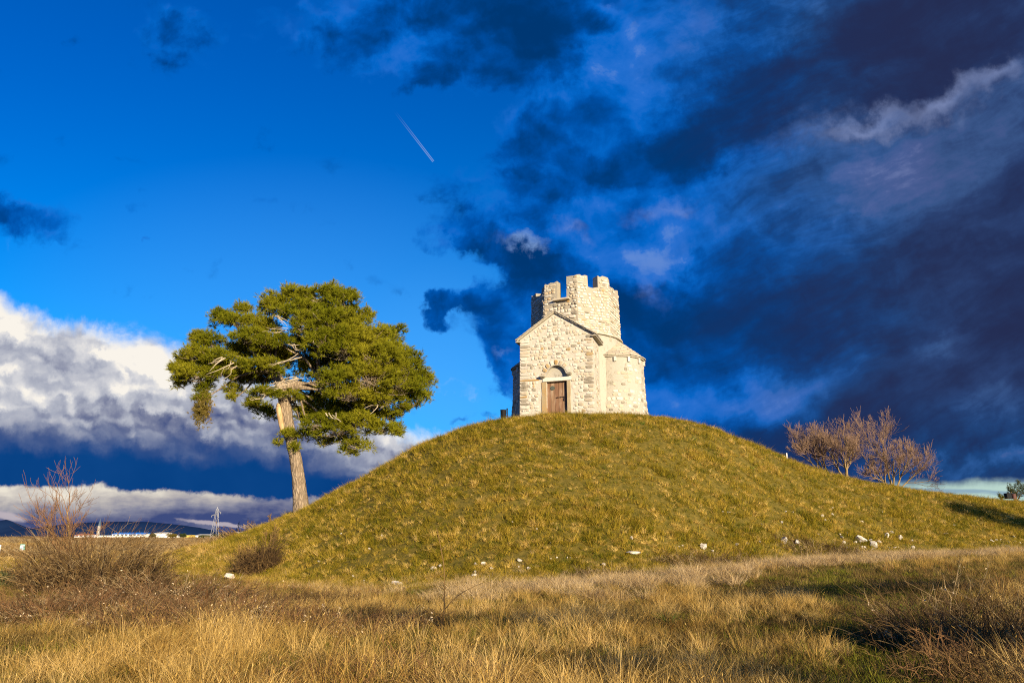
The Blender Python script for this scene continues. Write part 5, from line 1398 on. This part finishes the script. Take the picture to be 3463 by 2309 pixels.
        o = grass_clump('green_plant', 34, 0.26 * s, 0.10, 1.0, 0.013, M['bright'], 3, 0.7, 200 + i); COL.objects.link(o); o.location = p
        tag(o, lab, 'plant')
    # right edge evergreens
    r1 = at(3434, 1692, 52); r2 = at(3388, 1688, 50)
    evergreen('evergreen_shrub', r1, [(-.25, 0, .8, .22, .2, .5), (.1, .1, .75, .25, .25, .35), (.45, 0, 1.0, .25, .22, .6), (.25, 0, .5, .5, .3, .35), (.85, 0, .7, .3, .3, .6)], 420, 'open upright evergreen shrub at the right edge behind the dark bins', seed=71, ln=0.13)
    evergreen('evergreen_shrub', r2, [(-.1, 0, .25, .1, .1, .25), (.1, 0, .15, .16, .1, .16)], 70, 'little pale green shrub left of the dark bins on the right skyline', seed=72, mat='green', ln=0.12)


build_plants()


# ------------------------------------------------------------------ stones on the mound
def build_rocks():
    rng = np.random.default_rng(77)
    mat, g, out = new_mat('white_limestone_rock')
    p = g.node('ShaderNodeTexCoord').outputs['Object']; n = g.noise(p, 2.5, 5, 0.65, dim='3D')
    principled(g, out, g.mix(g.ss(n, 0.35, 0.7), (0.60, 0.55, 0.46), (0.30, 0.26, 0.19)), 0.9, 0.1, bump=n, bs=0.5, bd=0.05)
    protos = []
    for k in range(8):
        bm = bmesh.new(); bmesh.ops.create_icosphere(bm, subdivisions=2, radius=0.5)
        pl = [(rng.normal(0, 1, 3), rng.uniform(0.18, 0.36)) for _ in range(12)]
        for v in bm.verts:
            for nn, dd in pl:
                nn = nn / np.linalg.norm(nn); s = np.dot(v.co, nn)
                if s > dd: v.co -= Vector(nn) * (s - dd)
            v.co += Vector(rng.normal(0, 0.018, 3))
        me = bpy.data.meshes.new('rock'); bm.to_mesh(me); bm.free(); me.materials.append(mat); protos.append(me)
    c6 = lambda x, y: (2200 + x * 0.537, 1700 + y * 0.537)
    c5 = lambda x, y: (1000 + x * 0.5102, 1700 + y * 0.5102)
    def put(u, v, w, lab, h=0.7, grp=None, k=None):
        q = on_ground(u, v); s = 1.4 * w / FPX * (q.y * 1.03)
        o = link('rock', protos[rng.integers(0, 8) if k is None else k]); o.location = q + Vector((0, 0, s * h * 0.36)); o.scale = (s * 1.1, s * rng.uniform(0.7, 1.0), s * h * rng.uniform(0.85, 1.15))
        o.rotation_euler = (rng.uniform(-.3, .3), rng.uniform(-.3, .3), rng.uniform(0, 6.28)); tag(o, lab, 'rock', grp)
    ORD = 'first second third fourth fifth sixth seventh eighth ninth tenth eleventh twelfth thirteenth fourteenth fifteenth sixteenth seventeenth eighteenth nineteenth twentieth'.split()
    TENS = {2: 'twenty', 3: 'thirty', 4: 'forty'}
    def nth(i): return ORD[i] if i < 20 else ('thirtieth' if i == 29 else 'fortieth' if i == 39 else TENS[(i + 1) // 10] + '-' + ORD[(i + 1) % 10 - 1])
    named = [(*c5(680, 552), 40, 'flat white stone slab on the boundary of green and dry grass left of center', .4), (*c5(2245, 345), 42, 'long low pale slab at the foot of the mound below the chapel', .3), (*c5(912, 452), 18, 'white rock just left of the thin sapling', .8),
             (*c6(340, 300), 22, 'lone bright white rock standing at the foot right of the chapel', 1.0), (*c6(848, 262), 20, 'white rock at the left end of the stone line, above the dark bank', 1.0), (*c6(920, 265), 16, 'dull pale rock next to the one above the dark bank', .9),
             (*c6(1332, 262), 24, 'largest jagged white rock in the main cluster on the right', 1.0), (*c6(1412, 285), 24, 'second big white rock of the main cluster, lower right of the largest', .9), (*c6(1490, 224), 22, 'wide white rock at the top of the main cluster', .8),
             (*c6(1572, 238), 18, 'triangular pale rock right of the topmost rock of the cluster', 1.0), (*c6(1080, 92), 12, 'largest of the few white rocks higher on the right slope', .8), (*c6(1658, 300), 13, 'small upright white rock at the right end of the main cluster', 1.1),
             (777, 1962, 26, 'pale grey boulder on the left foot of the mound beside the dark bush', .8), (765, 1990, 16, 'small white rock in front of the pale boulder on the left', .6), (*c5(1180, 500), 14, 'lower of the pale rocks stacked below the left center of the mound', .9),
             (*c5(1185, 470), 13, 'upper of the pale rocks stacked below the left center of the mound', .8), (*c5(325, 657), 14, 'white rock at the edge of the dark twig hummock', .7), (*c6(615, 272), 12, 'slanting white rock midway along the foot right of the chapel', .7),
             (*c5(1545, 447), 12, 'white rock at the foot below the middle of the mound', .8), (100 + 50, 1985, 30, 'greyish white boulder half hidden in the thicket on the left', .9)]
    for u, v, w, lab, h in named: put(u, v, w, lab, h)
    gA, gB, gC, gD = 'white stones in the cluster at the right foot', 'white stones scattered high on the right slope', 'small pale stones along the foot of the mound', 'white stones at the far right of the mound foot'
    LST_gA = locals().get('LST_gA', []) + [(*c6(x, y), w) for x, y, w in [(1205, 230, 14), (1220, 262, 13), (1290, 262, 11), (1385, 248, 13), (1440, 255, 14), (1330, 292, 11), (1355, 290, 9), (1520, 200, 13), (1503, 296, 12), (1535, 294, 12), (1645, 250, 10), (1570, 325, 12), (1560, 285, 8), (1245, 290, 8), (1300, 300, 8), (1195, 205, 8), (1240, 200, 7), (1400, 300, 9)]]
    LST_gB = locals().get('LST_gB', []) + [(*c6(x, y), w) for x, y, w in [(1145, 40, 9), (1148, 80, 9), (1020, 95, 8), (1100, 118, 11), (1018, 125, 9), (830, 135, 9), (850, 62, 8), (897, 66, 8), (1060, 212, 10), (1328, 130, 10), (495, 73, 9), (455, 70, 8), (1915, 148, 7), (700, 140, 5), (1460, 60, 5)]]
    LST_gC = locals().get('LST_gC', []) + [(*c5(x, y), w) for x, y, w in [(1195, 415, 12), (1243, 415, 14), (1300, 447, 11), (1485, 398, 14), (1480, 430, 8), (2040, 415, 12), (1610, 435, 8), (1690, 385, 8), (1730, 372, 8), (1800, 372, 8), (455, 528, 9), (380, 497, 10), (155, 397, 9), (1435, 145, 9), (1600, 188, 8), (1690, 273, 8), (2225, 245, 14), (300, 213, 6), (570, 230, 7), (490, 315, 8), (825, 8, 8), (980, 55, 7), (240, 50, 6), (595, 685, 8), (960, 430, 12), (1820, 375, 6), (1860, 368, 6)]]
    LST_gC = locals().get('LST_gC', []) + [(*c6(x, y), w) for x, y, w in [(545, 272, 13), (683, 257, 10), (200, 280, 8), (90, 315, 9), (390, 318, 9), (210, 365, 7), (110, 378, 7), (180, 280, 6)]]
    LST_gD = locals().get('LST_gD', []) + [(*c6(x, y), w) for x, y, w in [(1860, 205, 13), (2150, 250, 12), (2180, 240, 8), (2215, 275, 10), (2250, 282, 12), (2215, 310, 8), (2290, 222, 9), (2300, 250, 8), (2330, 260, 10), (2340, 285, 9), (2310, 300, 7), (2255, 255, 8), (2205, 240, 7), (2345, 320, 6)]]

    for lst, lab, hh, grp in ((LST_gA, 'smaller white stone of the main cluster at the right foot, {} from the left', .8, gA), (LST_gB, 'small white stone scattered on the upper right slope, {} from the left', .7, gB),
                         (LST_gC, 'small pale stone in the turf of the front slope, {} from the left', .7, gC), (LST_gD, 'white stone of the scatter at the far right foot, {} from the left', .7, gD)):
        for i, (u, v, w) in enumerate(sorted(lst)): put(u, v, w, lab.format(nth(i)), hh, grp)

build_rocks()


# ------------------------------------------------------------------ far side of the plain
def build_far():
    white = flat_mat('white_wall_paint', (0.78, 0.75, 0.68), 0.8, 0.2, 0, 0.06, 0.5); blue = flat_mat('blue_sheet_roof', (0.03, 0.20, 0.62), 0.5, 0.4, 0, 0.08); grey = flat_mat('grey_sheet_roof', (0.42, 0.40, 0.34), 0.7)
    red = flat_mat('red_roof_tiles', (0.42, 0.16, 0.09), 0.8); dark = flat_mat('dark_window_glass', (0.03, 0.035, 0.04), 0.2, 0.5); yellow = flat_mat('yellow_wall_paint', (0.62, 0.45, 0.10)); brick = flat_mat('brick_infill', (0.30, 0.15, 0.09), 0.9)
    YB = 900.0
    def hall(name, u0, u1, vt, vr, vb, lab, cat, wall, roof, windows=0, y=YB, gable=True, infill=None):
        a = at(u0, vb, y); b = at(u1, vb, y); w = b.x - a.x; zt = at(u0, vt, y).z; zr = at(u0, vr, y).z; z0 = gz((a.x + b.x) / 2, y) - 0.5
        root = bpy.data.objects.new(name, None); COL.objects.link(root); root.location = ((a.x + b.x) / 2, y, z0); tag(root, lab, cat)
        H, D = zt - z0, 18.0
        bm = bmesh.new(); bm_box(bm, (0, D / 2, H / 2), (w, D, H)); bm_obj('wall', bm, wall, root)
        bm = bmesh.new(); hr = max(zr - zt, 0.5)
        if gable: bm_prism(bm, [(-w / 2 - .6, -.7, H), (w / 2 + .6, -.7, H), (w / 2 - 1.5, D * 0.5, H + hr), (-w / 2 + 1.5, D * 0.5, H + hr)], (0, .05, -0.4)); bm_prism(bm, [(-w / 2 - .6, D + .7, H), (w / 2 + .6, D + .7, H), (w / 2 - 1.5, D * 0.5, H + hr), (-w / 2 + 1.5, D * 0.5, H + hr)], (0, -.05, -0.4))
        else: bm_box(bm, (0, D / 2, H + hr / 2), (w + 1.2, D + 1.2, hr))
        bm_obj('roof', bm, roof, root)
        for i in range(windows):
            ww = w / windows * 0.62
            bm = bmesh.new(); bm_box(bm, (-w / 2 + w * (i + 0.5) / windows, -0.02, H * 0.68), (ww, 0.12, H * 0.34)); bm_obj('window', bm, infill or dark, root)
    hall('warehouse', 378, 488, 1804.5, 1799.5, 1814, 'long low white hall with bright blue roof and dark windows far on the plain', 'building', white, blue, 8)
    hall('storage_hall', 521, 556, 1802, 1798.5, 1815, 'tall white windowless hall with gabled grey roof beside the blue roofed one', 'building', white, grey, 0)
    hall('long_shed', 330, 600, 1811.5, 1810.8, 1816, 'very long low white building in front of the far halls', 'building', white, white, 0, YB - 60, False)
    hall('farm_shed', 661, 706, 1809.5, 1805.0, 1815, 'pale shed with broad grey roof left of the lattice mast', 'building', white, grey, 0, YB - 20)
    hall('yellow_hut', 624, 640, 1810, 1807.5, 1815, 'tiny yellow hut between the white hall and the grey roofed shed', 'building', yellow, yellow, 0, YB - 20)
    hall('low_depot', 640, 780, 1811.5, 1809.0, 1816, 'long grey roofed depot behind the lattice mast', 'building', white, grey, 6, YB + 30, False)
    hall('brick_depot', 797, 862, 1800.5, 1798.0, 1810, 'white framed depot with brick panels at the foot of the left slope', 'building', white, white, 5, YB - 40, False, brick)
    hall('red_roofed_house', 252, 296, 1808, 1803.5, 1815, 'white house with red tiled roof behind the bramble thicket', 'building', white, red, 3)
    # steeple
    y = 950; b = at(330, 1815, y); zt = at(330, 1752, y).z; z0 = gz(b.x, y)
    root = bpy.data.objects.new('church_steeple', None); COL.objects.link(root); root.location = (b.x, y, z0); tag(root, 'far pale green steeple seen through the bare sapling twigs on the left', 'steeple')
    bm = bmesh.new(); bm_box(bm, (0, 0, (zt - z0) * 0.3), (2.6, 2.6, (zt - z0) * 0.6)); bm_obj('tower', bm, grey, root)
    bm = bmesh.new(); bm_cyl(bm, (0, 0, (zt - z0) * 0.6), (0, 0, zt - z0), 1.9, 0.1, 8); bm_obj('spire', bm, flat_mat('copper_green', (0.07, 0.10, 0.13)), root)
    # lattice mast
    steel = flat_mat('galvanised_steel', (0.34, 0.34, 0.32), 0.5, 0.4, 0.2)
    y = 110; b = at(721, 1842, y); zt = at(722, 1713, y).z; z0 = gz(b.x, y); H = zt - z0
    root = bpy.data.objects.new('lattice_mast', None); COL.objects.link(root); root.location = (b.x, y, z0); tag(root, 'slender grey steel lattice power mast on the plain left of the pine', 'pylon')
    hw = lambda z: 0.46 * (1 - z / H) + 0.10
    for sx, sy in ((-1, -1), (1, -1), (1, 1), (-1, 1)):
        bm = bmesh.new(); bm_cyl(bm, (sx * hw(0), sy * hw(0), 0), (sx * hw(H * .95), sy * hw(H * .95), H * .95), 0.024, 0.02, 5); bm_obj('leg', bm, steel, root)
    bm = bmesh.new(); n = 9
    for i in range(n):
        z0_, z1_ = H * .95 * i / n, H * .95 * (i + 1) / n
        for (ax_, ay_), (bx_, by_) in (((-1, -1), (1, -1)), ((1, -1), (1, 1)), ((1, 1), (-1, 1)), ((-1, 1), (-1, -1))):
            s = 1 if i % 2 else -1
            p_, q_ = ((ax_, ay_), (bx_, by_)) if s > 0 else ((bx_, by_), (ax_, ay_))
            bm_cyl(bm, (p_[0] * hw(z0_), p_[1] * hw(z0_), z0_), (q_[0] * hw(z1_), q_[1] * hw(z1_), z1_), 0.009, 0.009, 4)
    bm_obj('bracing', bm, steel, root)
    for zf, sx, L in ((0.80, -1, 0.75), (0.88, 1, 0.6), (0.78, 1, 0.35)):
        bm = bmesh.new(); bm_cyl(bm, (0, 0, H * zf), (sx * L, 0, H * (zf - .015)), 0.03, 0.018, 5); bm_cyl(bm, (0, 0, H * (zf + .05)), (sx * L, 0, H * (zf - .015)), 0.014, 0.014, 4); bm_cyl(bm, (sx * L, 0, H * (zf - .015)), (sx * L, 0, H * (zf - .055)), 0.03, 0.03, 6); bm_obj('arm', bm, steel, root)
    bm = bmesh.new(); bm_cyl(bm, (0, 0, H * .95), (0, 0, H), 0.05, 0.02, 5); bm_obj('peak', bm, steel, root)
    # notice board
    y = 62; b = at(74, 1856, y); b.z = gz(b.x, y); s = y * 1.03 / FPX
    root = bpy.data.objects.new('notice_board', None); COL.objects.link(root); root.location = b; root.rotation_euler = (0, 0, R(-14)); tag(root, 'upright notice board with white panel and green frame standing on the plain at the left', 'sign')
    w, z0, z1 = 18 * s, (1856 - 1851) * s, (1856 - 1824) * s
    green = flat_mat('green_frame_paint', (0.12, 0.42, 0.30), 0.5)
    m, g, out = new_mat('printed_panel'); p = g.node('ShaderNodeTexCoord').outputs['Object']; n = g.noise(p, 4.0, 3, 0.5, dim='3D')
    principled(g, out, g.mix(g.ss(n, 0.45, 0.6), (0.72, 0.74, 0.72), (0.25, 0.33, 0.36)), 0.5, 0.3)
    bm = bmesh.new(); bm_box(bm, (0, 0, (z0 + z1) / 2), (w * .88, 0.03, (z1 - z0) * .94)); bm_obj('panel', bm, m, root)
    for sx in (-1, 1):
        bm = bmesh.new(); bm_box(bm, (sx * w * .47, 0, z1 / 2), (w * .08, 0.05, z1)); bm_obj('post', bm, green, root)
    for z in (z0, z1): bm = bmesh.new(); bm_box(bm, (0, 0, z), (w * 0.86, 0.05, w * .07)); bm_obj('rail', bm, green, root)
    # white board cut by the left edge
    y = 58; b = at(-6, 1846, y); b.z = gz(b.x, y); s = y * 1.03 / FPX
    root = bpy.data.objects.new('leaning_board', None); COL.objects.link(root); root.location = b; tag(root, 'white pointed board cut off by the left edge of the view', 'board')
    bm = bmesh.new(); bm_prism(bm, [(-12 * s, 0, 6 * s), (11 * s, 0, 6 * s), (8 * s, 0, 12 * s), (8 * s, 0, 36 * s), (-12 * s, 0, 36 * s)], (0, 0.04, 0)); bm_obj('panel', bm, white, root)
    bm = bmesh.new(); bm_box(bm, (-6 * s, 0.05, 3 * s), (0.05, 0.05, 8 * s)); bm_box(bm, (6 * s, 0.05, 3 * s), (0.05, 0.05, 8 * s)); bm_obj('posts', bm, green, root)
    # roadside marker
    y = 85; b = at(617, 1853, y); b.z = gz(b.x, y); s = y * 1.03 / FPX; H = at(617, 1836, y).z - b.z
    root = bpy.data.objects.new('marker_post', None); COL.objects.link(root); root.location = b; tag(root, 'short white roadside marker post with black band left of the lattice mast', 'post')
    bm = bmesh.new(); bm_box(bm, (0, 0, H * .28), (5 * s, .08, H * .56)); bm_obj('shaft', bm, white, root, bevel=0.01)
    bm = bmesh.new(); bm_box(bm, (0, 0, H * .69), (5.2 * s, .085, H * .26)); bm_obj('black_band', bm, dark, root)
    bm = bmesh.new(); bm_box(bm, (0, 0, H * .91), (5 * s, .08, H * .18)); bm_obj('cap', bm, white, root, bevel=0.01)
    # litter bin left of the chapel
    black = flat_mat('black_bin_paint', (0.008, 0.008, 0.009), 0.7, 0.15)
    y = 36.4; b = at(1702, 1415, y); s = y * 1.03 / FPX
    root = bpy.data.objects.new('litter_bin', None); COL.objects.link(root); root.location = b; tag(root, 'black round litter bin on a post on the mound left of the chapel', 'litter bin')
    bm = bmesh.new(); bm_cyl(bm, (0, 0, 2 * s), (0, 0, 26 * s), 9.0 * s, 9.6 * s, 20); bm_obj('body', bm, black, root)
    bm = bmesh.new(); bm_cyl(bm, (0, 0, 26 * s), (0, 0, 28.5 * s), 10.4 * s, 10.4 * s, 20); bm_obj('rim', bm, black, root)
    bm = bmesh.new(); bm_cyl(bm, (12.8 * s, 0, -40 * s), (12.8 * s, 0, 31 * s), 2.1 * s, 2.1 * s, 10); bmesh.ops.create_uvsphere(bm, u_segments=10, v_segments=6, radius=2.7 * s, matrix=Matrix.Translation((12.8 * s, 0, 32 * s))); bm_obj('post', bm, black, root)
    bm = bmesh.new(); bm_box(bm, (11 * s, 0, 20 * s), (5 * s, 2 * s, 2 * s)); bm_box(bm, (11 * s, 0, 8 * s), (5 * s, 2 * s, 2 * s)); bm_obj('bracket', bm, black, root)
    # little sign on the right shoulder
    a, _ = ray_as(2658, 1556); y = float(np.interp(a, _A, Y_R)) + 0.4; b = at(2658, 1558, y); s = y * 1.03 / FPX
    root = bpy.data.objects.new('small_sign', None); COL.objects.link(root); root.location = b; tag(root, 'little black and white sign on the right skyline of the mound', 'sign')
    bm = bmesh.new(); bm_box(bm, (-2 * s, 0, 16 * s), (9 * s, 0.03, 14 * s)); bm_obj('board', bm, black, root)
    bm = bmesh.new(); bm_box(bm, (4.4 * s, 0.0, 14 * s), (3.4 * s, 0.06, 22 * s)); bm_obj('post', bm, white, root)
    bm = bmesh.new(); bm_box(bm, (-3 * s, -0.02, 15 * s), (2 * s, 0.012, 4 * s)); bm_obj('symbol', bm, white, root)
    # bins on the right skyline
    brown = flat_mat('brown_bin_paint', (0.10, 0.045, 0.035), 0.6)
    y = 48.0; s = y * 1.03 / FPX
    b = at(3410.5, 1684, y)
    root = bpy.data.objects.new('waste_container', None); COL.objects.link(root); root.location = b; tag(root, 'black boxy waste bin on the skyline at the right edge', 'bin')
    bm = bmesh.new(); bm_box(bm, (0, 0, 6 * s), (16 * s, 14 * s, 16 * s)); bm_obj('body', bm, black, root, bevel=0.012)
    bm = bmesh.new(); bm_box(bm, (0, 0, 14.8 * s), (17 * s, 15 * s, 1.6 * s)); bm_obj('lid', bm, black, root)
    bm = bmesh.new(); bm_box(bm, (6.0 * s, 4 * s, 17.5 * s), (3.5 * s, 3.5 * s, 4 * s)); bm_obj('hinge', bm, black, root)
    b = at(3429, 1684, y - .1)
    root = bpy.data.objects.new('waste_container', None); COL.objects.link(root); root.location = b; tag(root, 'brown round shouldered waste bin right of the black one', 'bin')
    bm = bmesh.new(); bm_cyl(bm, (0, 0, -2 * s), (0, 0, 13 * s), 6.6 * s, 7.2 * s, 14); bm_obj('body', bm, brown, root)
    bm = bmesh.new(); bm_cyl(bm, (0, 0, 13 * s), (0, 0, 15.4 * s), 7.4 * s, 6.0 * s, 14); bm_obj('lid', bm, black, root)
    # scrub belt of the plain
    rng = np.random.default_rng(9)
    prot = []
    for k in range(4):
        m_ = 60; a = rng.uniform(0, 6.28, m_); L = rng.uniform(.5, 1.1, m_); P = np.zeros((m_, 5, 3)); t = np.linspace(0, 1, 5)[None]
        r0 = rng.uniform(0, .5, m_); P[..., 0] = (np.cos(a) * r0)[:, None] + np.cos(a)[:, None] * t * L[:, None] * .6; P[..., 1] = (np.sin(a) * r0)[:, None] + np.sin(a)[:, None] * t * L[:, None] * .6; P[..., 2] = L[:, None] * t * rng.uniform(.5, 1.1, (m_, 1))
        P += rng.normal(0, .04, P.shape); v, f = tubes(P, np.tile(np.linspace(.022, .01, 5), (m_, 1)), 3); prot.append(bpy.data.objects.new('scrub_bush', mesh_np('scrub_bush', v, [f], M['twig_pale' if k % 2 else 'twig'])))
    n = 2600; yy = 48 * (420 / 48) ** rng.uniform(0, 1, n); xx = rng.uniform(-0.92, -0.30, n) * yy
    cl = value_noise(xx / yy * 40, yy * 0.35, 2.0, 3) + 0.5 * value_noise(xx, yy, 9.0, 4); k = cl > -0.1; xx, yy = xx[k], yy[k]; n = len(xx)
    s = rng.uniform(.6, 1.5, n) * np.interp(yy, [50, 150, 420], [.6, 1.0, 1.8])
    scatter('plain_scrub', np.stack([xx, yy, ground_z(xx, yy) - .05], -1), np.c_[np.zeros((n, 2)), rng.uniform(0, 6.28, n)], np.stack([s * 1.5, s * 1.5, s * .8], -1), rng.integers(0, 4, n), prot, 'low brown leafless scrub covering the plain behind the left bushes', 'scrub', None)
    # hedgerow trees by the far buildings
    bushm = M['juniper']
    for i, (u, w, h, lab) in enumerate([(515, 14, 11, 'dark round bush left of the tall white hall'), (580, 26, 11, 'brown rounded hedge right of the tall white hall'), (618, 14, 12, 'dark green bush left of the yellow hut'), (745, 60, 10, 'dark line of trees behind the lattice mast'), (780, 34, 14, 'dark green tree before the brick depot'), (690, 30, 6, 'low dark hedge before the grey roofed shed')]):
        y = YB - 90; s = y * 1.03 / FPX; b = at(u, 1815, y); b.z = gz(b.x, y)
        evergreen('distant_tree', b, [(dx * w * s, 0, h * s * .5, w * s * .33, 4, h * s * .5) for dx in (-.28, 0, .28)], 150, lab, 'juniper' if i != 1 else 'brown_needles', 'tree', ln=1.6, seed=90 + i, stem=True, w=0.35)
    # hills
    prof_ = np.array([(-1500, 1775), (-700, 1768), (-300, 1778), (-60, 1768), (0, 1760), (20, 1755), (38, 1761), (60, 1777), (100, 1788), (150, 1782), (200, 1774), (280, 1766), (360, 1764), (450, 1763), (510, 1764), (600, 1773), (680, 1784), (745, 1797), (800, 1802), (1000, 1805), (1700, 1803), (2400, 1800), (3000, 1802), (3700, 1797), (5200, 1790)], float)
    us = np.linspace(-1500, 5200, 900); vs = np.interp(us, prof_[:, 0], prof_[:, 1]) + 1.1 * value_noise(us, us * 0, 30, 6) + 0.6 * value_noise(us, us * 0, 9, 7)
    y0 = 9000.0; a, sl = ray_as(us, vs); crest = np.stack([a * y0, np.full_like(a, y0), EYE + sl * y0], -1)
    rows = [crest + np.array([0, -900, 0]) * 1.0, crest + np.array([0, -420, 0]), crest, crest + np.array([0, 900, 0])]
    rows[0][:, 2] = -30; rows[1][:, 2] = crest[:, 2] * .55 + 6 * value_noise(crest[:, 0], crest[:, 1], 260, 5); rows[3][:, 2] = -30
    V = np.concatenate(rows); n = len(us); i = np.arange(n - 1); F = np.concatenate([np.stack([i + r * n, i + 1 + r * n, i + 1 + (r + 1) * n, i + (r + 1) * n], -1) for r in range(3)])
    hm = flat_mat('haze_tinted_hills', (0.012, 0.032, 0.085), 1.0, 0.0, 0, 0.2, 0.002)  # air haze and cloud shade are put into this dark blue base colour
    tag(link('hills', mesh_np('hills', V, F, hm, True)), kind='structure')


build_far()
